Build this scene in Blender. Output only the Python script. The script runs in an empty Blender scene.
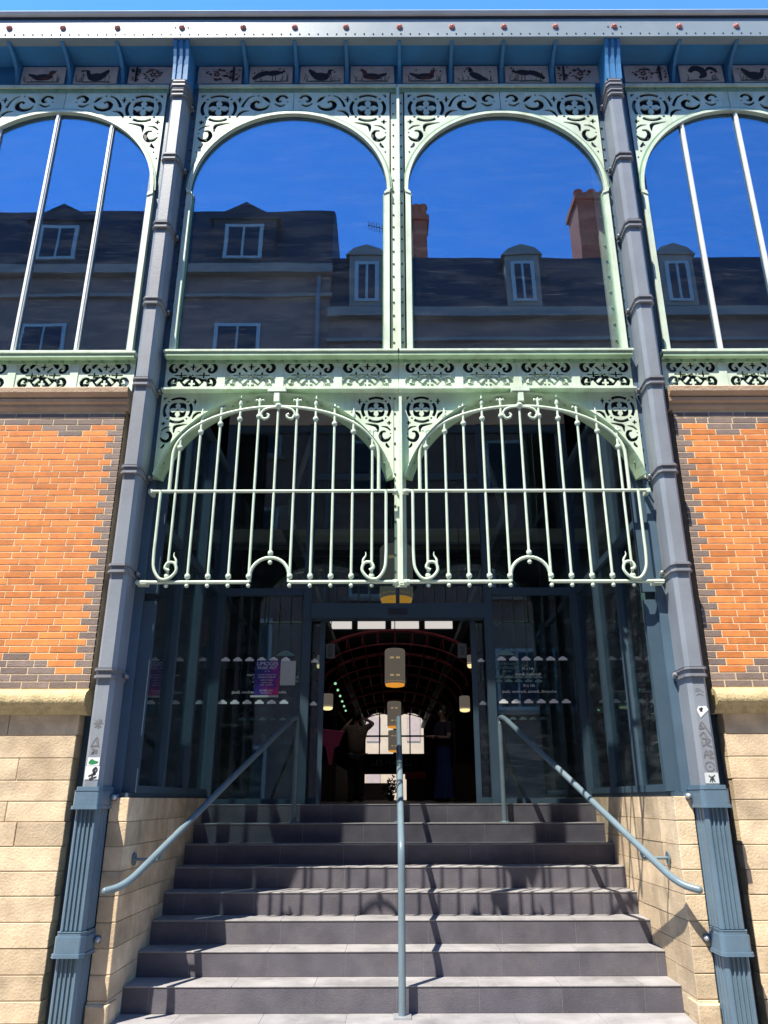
import bpy, bmesh, math, random
from mathutils import Vector, Matrix
random.seed(7)
R = math.radians
sc = bpy.context.scene
col = sc.collection
PI = math.pi

# ------------------------------------------------------------------ materials
def newmat(name):
    m = bpy.data.materials.new(name); m.use_nodes = True
    nt = m.node_tree; nt.nodes.clear()
    out = nt.nodes.new('ShaderNodeOutputMaterial')
    return m, nt, out

def N(nt, t, **k):
    n = nt.nodes.new(t)
    for a, v in k.items():
        if a.startswith('i_'):
            n.inputs[a[2:].replace('_', ' ')].default_value = v
        else: setattr(n, a, v)
    return n

def ramp(nt, fac, stops):
    r = nt.nodes.new('ShaderNodeValToRGB')
    el = r.color_ramp.elements
    while len(el) < len(stops): el.new(0.5)
    for e, (p, c) in zip(el, stops):
        e.position = p; e.color = (*c, 1) if len(c) == 3 else c
    nt.links.new(fac, r.inputs[0]); return r.outputs[0]

def paint(name, base, var=0.12, rough=0.5, scale=6, bump=0.15, dirt=None, dirt_amt=0.35, spec=0.4, metal=0.0, rand=0.0, fine=60, streak=False):
    """weathered paint / stone / cloth: a base colour with uneven tone, stains and a fine relief"""
    m, nt, out = newmat(name)
    L = nt.links.new
    b = N(nt, 'ShaderNodeBsdfPrincipled'); b.inputs['Roughness'].default_value = rough
    b.inputs['Specular IOR Level'].default_value = spec; b.inputs['Metallic'].default_value = metal
    tc = N(nt, 'ShaderNodeTexCoord'); 
    n1 = N(nt, 'ShaderNodeTexNoise'); n1.inputs['Scale'].default_value = scale; n1.inputs['Detail'].default_value = 6
    L(tc.outputs['Object'], n1.inputs['Vector'])
    lo = tuple(max(0, c * (1 - var)) for c in base); hi = tuple(min(1, c * (1 + var)) for c in base)
    c = ramp(nt, n1.outputs['Fac'], [(0.3, lo), (0.7, hi)])
    if dirt:
        n2 = N(nt, 'ShaderNodeTexNoise'); n2.inputs['Scale'].default_value = scale * 0.45; n2.inputs['Detail'].default_value = 9; n2.inputs['Roughness'].default_value = 0.7
        mp = N(nt, 'ShaderNodeMapping'); mp.inputs['Scale'].default_value = (3, 3, 0.5) if streak else (1, 1, 1)
        mp.inputs['Location'].default_value = (3.1, 1.7, 5.3)
        L(tc.outputs['Object'], mp.inputs['Vector']); L(mp.outputs[0], n2.inputs['Vector'])
        f = ramp(nt, n2.outputs['Fac'], [(0.48, (0, 0, 0)), (0.72, (dirt_amt,) * 3)])
        mx = N(nt, 'ShaderNodeMixRGB'); mx.inputs['Color2'].default_value = (*dirt, 1)
        L(f, mx.inputs['Fac']); L(c, mx.inputs['Color1']); c = mx.outputs[0]
    if rand:
        at = N(nt, 'ShaderNodeAttribute'); at.attribute_name = 'tone'
        mr = N(nt, 'ShaderNodeMapRange'); mr.inputs['To Min'].default_value = 1 - rand; mr.inputs['To Max'].default_value = 1 + rand
        L(at.outputs['Fac'], mr.inputs['Value'])
        mm = N(nt, 'ShaderNodeVectorMath', operation='SCALE'); L(c, mm.inputs[0]); L(mr.outputs[0], mm.inputs['Scale']); c = mm.outputs[0]
    L(c, b.inputs['Base Color'])
    if bump:
        n3 = N(nt, 'ShaderNodeTexNoise'); n3.inputs['Scale'].default_value = fine; n3.inputs['Detail'].default_value = 5
        L(tc.outputs['Object'], n3.inputs['Vector'])
        bp = N(nt, 'ShaderNodeBump'); bp.inputs['Strength'].default_value = bump; bp.inputs['Distance'].default_value = 0.01
        L(n3.outputs['Fac'], bp.inputs['Height']); L(bp.outputs[0], b.inputs['Normal'])
        rr = N(nt, 'ShaderNodeMapRange'); rr.inputs['To Min'].default_value = rough * 0.8; rr.inputs['To Max'].default_value = min(1, rough * 1.25)
        L(n1.outputs['Fac'], rr.inputs['Value']); L(rr.outputs[0], b.inputs['Roughness'])
    L(b.outputs[0], out.inputs[0]); return m

def glow(name, colr, strength):
    m, nt, out = newmat(name)
    e = N(nt, 'ShaderNodeEmission'); e.inputs[0].default_value = (*colr, 1); e.inputs[1].default_value = strength
    nt.links.new(e.outputs[0], out.inputs[0]); return m

def glass(name, tint, gtint, base_refl, fres_gain, dirt=0.06, dirtscale=3.0):
    m, nt, out = newmat(name); L = nt.links.new
    tr = N(nt, 'ShaderNodeBsdfTransparent'); tr.inputs[0].default_value = (*tint, 1)
    gl = N(nt, 'ShaderNodeBsdfGlossy'); gl.inputs['Color'].default_value = (*gtint, 1); gl.inputs['Roughness'].default_value = 0.0
    tcw = N(nt, 'ShaderNodeTexCoord'); nw = N(nt, 'ShaderNodeTexNoise'); nw.inputs['Scale'].default_value = 1.6; nw.inputs['Detail'].default_value = 1
    oi = N(nt, 'ShaderNodeObjectInfo'); va = N(nt, 'ShaderNodeVectorMath', operation='ADD'); L(tcw.outputs['Object'], va.inputs[0]); L(oi.outputs['Random'], va.inputs[1]); L(va.outputs[0], nw.inputs['Vector'])
    bw = N(nt, 'ShaderNodeBump'); bw.inputs['Strength'].default_value = 1; bw.inputs['Distance'].default_value = .0006; L(nw.outputs['Fac'], bw.inputs['Height']); L(bw.outputs[0], gl.inputs['Normal'])
    lw = N(nt, 'ShaderNodeLayerWeight'); lw.inputs['Blend'].default_value = .5
    fr = N(nt, 'ShaderNodeMath', operation='POWER'); fr.inputs[1].default_value = 5; L(lw.outputs['Facing'], fr.inputs[0])
    ma = N(nt, 'ShaderNodeMath', operation='MULTIPLY_ADD'); ma.use_clamp = True
    ma.inputs[1].default_value = fres_gain; ma.inputs[2].default_value = base_refl
    L(fr.outputs[0], ma.inputs[0])
    mx = N(nt, 'ShaderNodeMixShader'); L(ma.outputs[0], mx.inputs[0]); L(tr.outputs[0], mx.inputs[1]); L(gl.outputs[0], mx.inputs[2])
    # smears and dust that really lie on the pane
    tc = N(nt, 'ShaderNodeTexCoord'); mp = N(nt, 'ShaderNodeMapping'); mp.inputs['Rotation'].default_value = (0, R(35), 0); mp.inputs['Scale'].default_value = (1, 1, 4)
    n = N(nt, 'ShaderNodeTexNoise'); n.inputs['Scale'].default_value = dirtscale; n.inputs['Detail'].default_value = 8; n.inputs['Roughness'].default_value = 0.65
    L(tc.outputs['Object'], mp.inputs[0]); L(mp.outputs[0], n.inputs['Vector'])
    f0 = ramp(nt, n.outputs['Fac'], [(0.45, (dirt * 0.15,) * 3), (0.7, (dirt,) * 3)])
    mp2 = N(nt, 'ShaderNodeMapping'); mp2.inputs['Rotation'].default_value = (0, R(-50), 0); mp2.inputs['Scale'].default_value = (.7, 1, 9); L(tc.outputs['Object'], mp2.inputs[0])
    n2 = N(nt, 'ShaderNodeTexNoise'); n2.inputs['Scale'].default_value = 5; n2.inputs['Detail'].default_value = 10; n2.inputs['Distortion'].default_value = 1.2; L(mp2.outputs[0], n2.inputs['Vector'])
    f1 = ramp(nt, n2.outputs['Fac'], [(0.60, (0, 0, 0)), (0.74, (dirt * 1.6,) * 3)])
    fa = N(nt, 'ShaderNodeMath', operation='ADD'); L(f0, fa.inputs[0]); L(f1, fa.inputs[1]); f = fa.outputs[0]
    df = N(nt, 'ShaderNodeBsdfDiffuse'); df.inputs[0].default_value = (0.5, 0.52, 0.55, 1)
    m2 = N(nt, 'ShaderNodeMixShader'); L(f, m2.inputs[0]); L(mx.outputs[0], m2.inputs[1]); L(df.outputs[0], m2.inputs[2])
    L(m2.outputs[0], out.inputs[0]); return m

M = {}
M['green'] = paint('pale_green_paint', (.57, .665, .54), .10, .45, 5, .15, (.30, .31, .19), .55, streak=True)
M['green_dark'] = paint('mid_green_paint', (.20, .33, .21), .12, .5, 8, .15, (.10, .13, .06), .5)
M['green_shaded'] = paint('shaded_green_paint', (.36, .50, .33), .12, .45, 7, .15, (.22, .26, .14), .5)  # pale green darkened to carry the shade of rib and sill undersides
M['grille'] = paint('grille_paint', (.56, .66, .52), .08, .4, 9, .1, (.3, .33, .22), .3)
M['blue'] = paint('blue_grey_paint', (.075, .125, .18), .1, .42, 4, .12, (.07, .10, .12), .35, streak=True)
M['blue_base'] = paint('fluted_blue_grey_paint', (.105, .165, .22), .1, .42, 5, .12, (.08, .11, .12), .4, streak=True)
M['shaft'] = paint('mauve_grey_paint', (.215, .238, .268), .08, .45, 4, .12, (.18, .16, .16), .45, streak=True)
M['collar'] = paint('collar_paint', (.20, .205, .225), .1, .5, 8, .12, (.13, .10, .09), .4)
M['soffit'] = paint('soffit_paint_sky_tint', (.04, .20, .42), .12, .55, 3, .1, (.06, .12, .16), .4)  # pushed bluer than blue-grey paint: skylit shade put into the colour
M['fascia'] = paint('fascia_paint', (.22, .268, .29), .06, .4, 2.5, .08, (.40, .42, .38), .35)
M['zinc'] = paint('zinc', (.62, .64, .64), .1, .45, 3, .08, (.4, .4, .4), .3)
M['red'] = paint('rosette_red', (.52, .19, .16), .15, .45, 20, .1)
M['rivet'] = paint('rivet_dark', (.10, .11, .13), .1, .5, 20, 0)
M['bolt'] = paint('bolt_steel', (.40, .42, .44), .1, .35, 20, 0, metal=.4)
M['brick'] = paint('orange_brick', (.64, .215, .055), .14, .75, 14, .3, (.33, .14, .07), .5, rand=.22, fine=90)
M['brick_dark'] = paint('dark_brick', (.205, .155, .135), .14, .7, 14, .5, (.24, .15, .10), .4, rand=.18, fine=90)
M['mortar'] = paint('lime_mortar', (.72, .56, .36), .12, .9, 10, .4, (.38, .3, .2), .4, fine=120)
M['stone'] = paint('cream_sandstone', (.575, .45, .305), .26, .85, 6, .42, (.42, .30, .18), .7, rand=.20, fine=60)
M['stone_joint'] = paint('stone_joint', (.50, .38, .24), .12, .9, 9, .4, fine=80)
M['ledge'] = paint('weathered_ledge', (.52, .41, .22), .14, .85, 10, .8, (.20, .17, .07), .75, fine=60, streak=True)
M['mould'] = paint('stone_moulding', (.50, .36, .24), .1, .8, 6, .5, (.34, .22, .14), .5, fine=60)
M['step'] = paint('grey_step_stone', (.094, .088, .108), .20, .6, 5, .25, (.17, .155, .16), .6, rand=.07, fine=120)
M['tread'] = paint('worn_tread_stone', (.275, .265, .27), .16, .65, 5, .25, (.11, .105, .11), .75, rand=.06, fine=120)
M['grout'] = paint('pale_grout', (.34, .32, .31), .1, .9, 10, 0)
M['rail'] = paint('handrail_paint', (.145, .20, .235), .08, .3, 10, .06, (.12, .18, .2), .3)
M['frame'] = paint('slate_blue_frame', (.05, .085, .12), .08, .4, 5, .08, (.05, .08, .10), .3, streak=True)
M['navy'] = paint('dark_navy', (.02, .03, .045), .1, .6, 5, .1)  # dark fill behind fretwork openings in place of the shaded hall; also panes
M['glass_up'] = glass('coated_glass', (.93, .96, .97), (.40, .64, .90), .22, .7, .022, 2.0)
M['glass'] = glass('door_glass', (.66, .78, .80), (.85, .95, 1.0), .075, .9, .045, 2.5)
M['bar_white'] = paint('glazing_bar_white', (.72, .74, .70), .05, .4, 8, .05, (.5, .5, .45), .3)
M['tile'] = paint('glazed_tile', (.66, .62, .62), .08, .2, 14, .03, (.4, .33, .30), .4, spec=.5)
M['ink'] = paint('tile_ink', (.035, .035, .055), .3, .3, 20, 0)
M['ink_brown'] = paint('tile_ink_brown', (.13, .05, .045), .3, .3, 20, 0)
M['ink_green'] = paint('tile_ink_green', (.10, .12, .10), .3, .3, 20, 0)
M['asphalt'] = paint('paving_slabs', (.27, .25, .23), .15, .85, 1.5, .3, (.2, .18, .16), .4, fine=40)
M['road'] = paint('road_asphalt', (.06, .06, .06), .15, .9, 2, .4, fine=60)
M['kerb'] = paint('kerb_granite', (.30, .29, .28), .15, .8, 6, .3)
M['white'] = paint('white_vinyl', (.85, .85, .85), .04, .5, 10, 0)
M['white_dim'] = paint('dim_sign_and_reflection', (.30, .31, .31), .05, .5, 10, 0)
M['teal'] = paint('teal_vinyl', (.16, .27, .27), .08, .5, 10, 0)
M['paper'] = paint('white_paper', (.52, .55, .54), .04, .7, 10, 0)
M['black'] = paint('marker_black', (.035, .035, .04), .1, .6, 10, 0)
M['graf'] = paint('faded_marker', (.14, .14, .15), .2, .6, 30, 0)
M['sticker'] = paint('sticker_paper', (.68, .70, .70), .05, .6, 30, 0)
M['sticker_green'] = paint('sticker_green', (.02, .20, .07), .1, .6, 30, 0)
M['hall_dark'] = paint('hall_dark_brown', (.045, .04, .04), .2, .8, 2, .1)  # even dark brown of hall walls, roof and stall canopies
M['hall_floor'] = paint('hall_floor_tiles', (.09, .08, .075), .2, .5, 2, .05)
M['hall_steel'] = paint('hall_steel_grey', (.22, .22, .23), .1, .5, 3, .05)
M['hall_red'] = paint('hall_red_steel', (.36, .05, .06), .1, .5, 3, .05)
M['plaster'] = paint('cream_plaster', (.42, .31, .20), .08, .85, 1.2, .2, (.45, .36, .26), .4)
M['wood'] = paint('dark_stall_wood', (.07, .045, .03), .2, .6, 5, .1)
M['porchceil'] = paint('beige_ceiling', (.48, .42, .34), .06, .8, 2, .05)
M['lantern_glass'] = glow('lit_opal_shade', (.95, .82, .68), .038)
M['amber'] = glow('lit_amber', (1.0, .40, .05), 0.26)
M['lamp_warm'] = glow('lit_warm', (1.0, .75, .35), .45)
M['led_green'] = glow('lit_green', (.45, 1.0, .55), .30)
M['bulb'] = glow('lit_bulb', (1.0, .72, .35), .13)
M['daylight_glow'] = glow('clerestory_emission', (1.0, .93, .88), .24)  # glow standing in for daylight in the clerestory windows
M['pink'] = paint('pink_cloth', (.80, .12, .26), .1, .8, 10, .1)
M['red_cloth'] = paint('red_plastic', (.55, .04, .06), .1, .5, 10, 0)
M['plant'] = paint('leaf_green', (.10, .18, .03), .3, .6, 20, 0)
M['skin'] = paint('skin', (.42, .25, .18), .05, .55, 10, 0)
M['hair'] = paint('dark_hair', (.03, .022, .018), .2, .5, 30, .1)
M['shirt'] = paint('tan_shirt', (.17, .12, .08), .1, .85, 10, .2)
M['trousers'] = paint('dark_trousers', (.025, .025, .03), .1, .85, 10, .2)
M['top_dark'] = paint('dark_top', (.04, .03, .045), .1, .85, 10, .2)
M['skirt'] = paint('blue_skirt', (.02, .045, .16), .1, .85, 6, .2)
M['slate'] = paint('roof_slate', (.042, .038, .046), .12, .7, 1.5, .15, (.055, .05, .05), .25, fine=12)
M['town_stone'] = paint('town_wall_stone', (.30, .16, .125), .15, .85, 1.2, .3, (.17, .10, .075), .5)
M['town_trim'] = paint('town_trim', (.34, .25, .20), .1, .8, 3, .2)
M['chimney'] = paint('chimney_brick', (.72, .15, .07), .15, .85, 8, .3, (.18, .08, .05), .4)
M['winframe'] = paint('window_white', (.50, .48, .45), .05, .5, 5, 0)
M['wall_in'] = paint('rough_wall', (.30, .25, .2), .1, .85, 2, .2)

def translucent(name, c):
    m, nt, out = newmat(name); t_ = N(nt, 'ShaderNodeBsdfTranslucent'); t_.inputs[0].default_value = (*c, 1); nt.links.new(t_.outputs[0], out.inputs[0]); return m
M['added_rooflight'] = translucent('added_fill_glass', (.50, .48, .46))  # for the unseen panel added to let soft light into the hall
def poster_mat():
    m, nt, out = newmat('poster_print'); L = nt.links.new
    b = N(nt, 'ShaderNodeBsdfPrincipled'); b.inputs['Roughness'].default_value = .5
    tc = N(nt, 'ShaderNodeTexCoord'); n = N(nt, 'ShaderNodeTexNoise'); n.inputs['Scale'].default_value = 6; n.inputs['Detail'].default_value = 3
    sp = N(nt, 'ShaderNodeSeparateXYZ'); L(tc.outputs['Generated'], sp.inputs[0]); L(tc.outputs['Object'], n.inputs['Vector'])
    a = N(nt, 'ShaderNodeMath', operation='SUBTRACT'); L(sp.outputs['X'], a.inputs[0]); L(sp.outputs['Z'], a.inputs[1])
    a2 = N(nt, 'ShaderNodeMath', operation='MULTIPLY_ADD'); a2.inputs[1].default_value = .5; L(a.outputs[0], a2.inputs[0]); L(n.outputs['Fac'], a2.inputs[2])
    c = ramp(nt, a2.outputs[0], [(.35, (.012, .03, .20)), (.62, (.10, .03, .28)), (.85, (.55, .03, .22))])
    L(c, b.inputs['Base Color']); L(b.outputs[0], out.inputs[0]); return m
M['poster'] = poster_mat()

# ------------------------------------------------------------------ mesh builder
class MB:
    def __init__(s): s.v = []; s.f = []; s.m = []; s.sm = []; s.t = []
    def add(s, vs, fs, m=0, smooth=False, tone=None):
        o = len(s.v); s.v += [tuple(p) for p in vs]
        t = random.random() if tone is None else tone
        for f in fs: s.f.append(tuple(i + o for i in f)); s.m.append(m); s.sm.append(smooth); s.t.append(t)
    def box(s, x0, x1, y0, y1, z0, z1, m=0, c=0.0, tone=None):
        """box; c = chamfer of the four edges of its front (-Y) face"""
        if x0 > x1: x0, x1 = x1, x0
        if c <= 0:
            vs = [(x0,y0,z0),(x1,y0,z0),(x1,y1,z0),(x0,y1,z0),(x0,y0,z1),(x1,y0,z1),(x1,y1,z1),(x0,y1,z1)]
            fs = [(0,3,2,1),(4,5,6,7),(0,1,5,4),(1,2,6,5),(2,3,7,6),(3,0,4,7)]
        else:
            vs = [(x0+c,y0,z0+c),(x1-c,y0,z0+c),(x1-c,y0,z1-c),(x0+c,y0,z1-c),
                  (x0,y0+c,z0),(x1,y0+c,z0),(x1,y0+c,z1),(x0,y0+c,z1),
                  (x0,y1,z0),(x1,y1,z0),(x1,y1,z1),(x0,y1,z1)]
            fs = [(0,1,2,3),(0,4,5,1),(1,5,6,2),(2,6,7,3),(3,7,4,0),(4,8,9,5),(5,9,10,6),(6,10,11,7),(7,11,8,4),(8,11,10,9)]
        s.add(vs, fs, m, False, tone)
    def quad(s, a, b, c, d, m=0): s.add([a,b,c,d], [(0,1,2,3)], m)
    def prism(s, poly, fn, a, b, m=0, smooth=False):
        """extrude the 2D polygon from a to b; fn(u, v, w) gives the point"""
        n = len(poly)
        vs = [fn(u, v, a) for u, v in poly] + [fn(u, v, b) for u, v in poly]
        fs = [tuple(range(n)), tuple(range(2*n-1, n-1, -1))] 
        s.add(vs, fs, m); s.add(vs, [(i, i+n, (i+1) % n + n, (i+1) % n) for i in range(n)], m, smooth)
    def tube(s, pts, r, n=8, m=0, closed=False, ry=None):
        pts = [Vector(p) for p in pts]; k = len(pts)
        rs = r if isinstance(r, (list, tuple)) else [r]*k
        vs = []; up = None
        for i, p in enumerate(pts):
            if closed: t = pts[(i+1) % k] - pts[i-1]
            else: t = pts[min(i+1, k-1)] - pts[max(i-1, 0)]
            t.normalize()
            if up is None:
                up = Vector((0,0,1)) if abs(t.z) < .9 else Vector((0,1,0))
            up = (up - t*up.dot(t)); up.normalize(); sd = t.cross(up)
            for j in range(n):
                a = 2*PI*j/n; vs.append(p + (up*math.cos(a) + sd*math.sin(a))*rs[i])
        fs = []
        for i in range(k if closed else k-1):
            for j in range(n):
                a = i*n+j; b = i*n+(j+1) % n; c2 = ((i+1) % k)*n+(j+1) % n; d = ((i+1) % k)*n+j
                fs.append((a, b, c2, d))
        s.add(vs, fs, m, True)
        if not closed: s.add(vs[:n], [tuple(range(n-1, -1, -1))], m); s.add(vs[-n:], [tuple(range(n))], m)
    def lathe(s, prof, c, n=16, m=0, ax='z'):
        vs = []; k = len(prof)
        for r_, h in prof:
            for j in range(n):
                a = 2*PI*j/n; u, w = r_*math.cos(a), r_*math.sin(a)
                vs.append((c[0]+u, c[1]+w, c[2]+h) if ax == 'z' else (c[0]+u, c[1]-h, c[2]+w))
        fs = []
        for i in range(k-1):
            for j in range(n): fs.append((i*n+j, i*n+(j+1) % n, (i+1)*n+(j+1) % n, (i+1)*n+j))
        if ax == 'z': pass
        s.add(vs, fs, m, True)
        s.add(vs[:n], [tuple(range(n-1, -1, -1))], m); s.add(vs[-n:], [tuple(range(n))], m)
    def ball(s, c, r, n=8, m=0):
        s.lathe([(r*math.sin(PI*i/6)+1e-5, -r*math.cos(PI*i/6)) for i in range(7)], c, n, m)
    def raw(s, data, m=0, mp=lambda p: p): s.add([mp(p) for p in data[0]], data[1], m)
    def build(s, name, mats, parent=None, loc=(0,0,0), bevel=0):
        me = bpy.data.meshes.new(name)
        L = Vector(loc)
        me.from_pydata([Vector(v) - L for v in s.v], [], s.f)
        mats = mats if isinstance(mats, (list, tuple)) else [mats]
        for mt in mats: me.materials.append(M[mt])
        me.polygons.foreach_set('material_index', s.m)
        me.polygons.foreach_set('use_smooth', s.sm)
        at = me.attributes.new('tone', 'FLOAT', 'FACE'); at.data.foreach_set('value', s.t)
        bm = bmesh.new(); bm.from_mesh(me)
        bmesh.ops.recalc_face_normals(bm, faces=bm.faces)
        if bevel:
            bmesh.ops.remove_doubles(bm, verts=bm.verts, dist=1e-5)
            es = [e for e in bm.edges if len(e.link_faces) == 2 and e.calc_face_angle(0) > R(40)]
            bmesh.ops.bevel(bm, geom=es, offset=bevel, segments=2, affect='EDGES', clamp_overlap=True)
        bm.to_mesh(me); bm.free(); me.update()
        o = bpy.data.objects.new(name, me); col.objects.link(o)
        if parent is not None: o.parent = parent; o.location = L - Vector(parent.get('_at', (0,0,0)))
        else: o.location = L
        o['_at'] = tuple(L)
        return o

def tag(o, label=None, cat=None, group=None, kind=None):
    if label: o['label'] = label
    if cat: o['category'] = cat
    if group: o['group'] = group
    if kind: o['kind'] = kind
    return o
def thing(name, label, cat, at=(0,0,0), group=None, kind=None):
    o = bpy.data.objects.new(name, None); col.objects.link(o); o.location = at; o.empty_display_size = .2
    o['_at'] = at
    return tag(o, label, cat, group, kind or 'thing')
def copy_tree(o, delta, label=None):
    c = o.copy(); col.objects.link(c); c.location = o.location + Vector(delta)
    if label: c['label'] = label
    for ch in list(o.children):
        d = ch.copy(); col.objects.link(d); d.parent = c
        for g in ch.children:
            e = g.copy(); col.objects.link(e); e.parent = d
    return c

# ------------------------------------------------------------------ 2D ironwork
def catmull(pts, k=6):
    out = []; n = len(pts)
    for i in range(n-1):
        p0 = pts[max(i-1, 0)]; p1 = pts[i]; p2 = pts[i+1]; p3 = pts[min(i+2, n-1)]
        for j in range(k):
            t = j/k
            out.append(tuple(.5*((2*b)+(-a+c)*t+(2*a-5*b+4*c-d)*t*t+(-a+3*b-3*c+d)*t**3) for a, b, c, d in zip(p0, p1, p2, p3)))
    out.append(pts[-1]); return out
BOLD = 1.0
def stroke(pts, ws, k=6, smooth=True):
    """a closed outline round a line whose half-width runs through ws"""
    P = catmull(pts, k) if smooth and len(pts) > 2 else [tuple(p) for p in pts]
    n = len(P); le = []; ri = []; ws = [q*BOLD for q in ws]
    for i, p in enumerate(P):
        a = P[max(i-1, 0)]; b = P[min(i+1, n-1)]
        dx, dy = b[0]-a[0], b[1]-a[1]; d = math.hypot(dx, dy) or 1
        t = i/(n-1)*(len(ws)-1); q = min(int(t), len(ws)-2) if len(ws) > 1 else 0
        w = ws[0] if len(ws) == 1 else ws[q]+(ws[q+1]-ws[q])*(t-q)
        le.append((p[0]-dy/d*w, p[1]+dx/d*w)); ri.append((p[0]+dy/d*w, p[1]-dx/d*w))
    return le + ri[::-1]
def disc(c, r, n=10): return [(c[0]+r*math.cos(2*PI*i/n), c[1]+r*math.sin(2*PI*i/n)) for i in range(n)]
def plus(c, a, w, b=None):
    b = a if b is None else b; x, y = c
    return [(x-w,y-b),(x+w,y-b),(x+w,y-w),(x+a,y-w),(x+a,y+w),(x+w,y+w),(x+w,y+b),(x-w,y+b),(x-w,y+w),(x-a,y+w),(x-a,y-w),(x-w,y-w)]
def arcpts(c, rx, ry, a0, a1, n=14): return [(c[0]+rx*math.cos(R(a0+(a1-a0)*i/(n-1))), c[1]+ry*math.sin(R(a0+(a1-a0)*i/(n-1)))) for i in range(n)]
def plate(outer, holes, depth):
    """flat plate with real openings: returns verts/faces, u -> x, v -> z, thickness along y"""
    cu = bpy.data.curves.new('plate', 'CURVE'); cu.dimensions = '2D'; cu.fill_mode = 'BOTH'; cu.extrude = depth/2
    for poly in [outer]+holes:
        sp = cu.splines.new('POLY'); sp.points.add(len(poly)-1); sp.use_cyclic_u = True
        for q, (x, y) in zip(sp.points, poly): q.co = (x, y, 0, 1)
    o = bpy.data.objects.new('plate', cu); col.objects.link(o)
    dg = bpy.context.evaluated_depsgraph_get(); ev = o.evaluated_get(dg); me = ev.to_mesh()
    d = ([(v.co.x, -v.co.z, v.co.y) for v in me.vertices], [tuple(p.vertices) for p in me.polygons])
    ev.to_mesh_clear(); bpy.data.objects.remove(o); bpy.data.curves.remove(cu)
    return d
def text_mesh(s, size, rot=0):
    cu = bpy.data.curves.new('lettering', 'FONT'); cu.body = s; cu.size = size; cu.align_x = 'CENTER'; cu.align_y = 'CENTER'; cu.extrude = 0.0007
    o = bpy.data.objects.new('lettering', cu); col.objects.link(o)
    dg = bpy.context.evaluated_depsgraph_get(); ev = o.evaluated_get(dg); me = ev.to_mesh()
    ca, sa = math.cos(rot), math.sin(rot)
    d = ([(v.co.x*ca-v.co.y*sa, -v.co.z, v.co.x*sa+v.co.y*ca) for v in me.vertices], [tuple(p.vertices) for p in me.polygons])
    ev.to_mesh_clear(); bpy.data.objects.remove(o); bpy.data.curves.remove(cu)
    return d

def frieze_holes(cx, cz, sx, sz):
    global BOLD
    BOLD = 1.12; H = []
    def P(u, v): return (cx+u*sx, cz+v*sz)
    w = .026*sx/.215*.42
    H.append(disc((cx, cz), w*1.1, 8))
    for s in (-1, 1):
        H.append(plus(P(s*.46, 0), .055, .008, .032)); H.append(stroke([P(s*.14, 0), P(s*.24, 0)], [.007, .007], 2))
        H.append(plus(P(0, s*.66), .026, .008, .034))
        for t in (-1, 1):
            H.append(stroke([P(s*.15, t*.25), P(s*.34, t*.60)], [.010, .010], 2))
            # C scroll in each corner and its leaf
            H.append(stroke([P(s*.70, t*.93), P(s*.86, t*.84), P(s*.93, t*.55), P(s*.84, t*.28), P(s*.70, t*.26), P(s*.66, t*.45), P(s*.74, t*.56)],
                            [.006, .013, .016, .014, .012, .012, .009], 6))
            H.append(stroke([P(s*.30, t*.93), P(s*.43, t*.86), P(s*.52, t*.66), P(s*.50, t*.50)], [.004, .016, .018, .003], 5))
            H.append(disc(P(s*.60, t*.86), .008, 7))
    BOLD = 1.0
    return H

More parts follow.
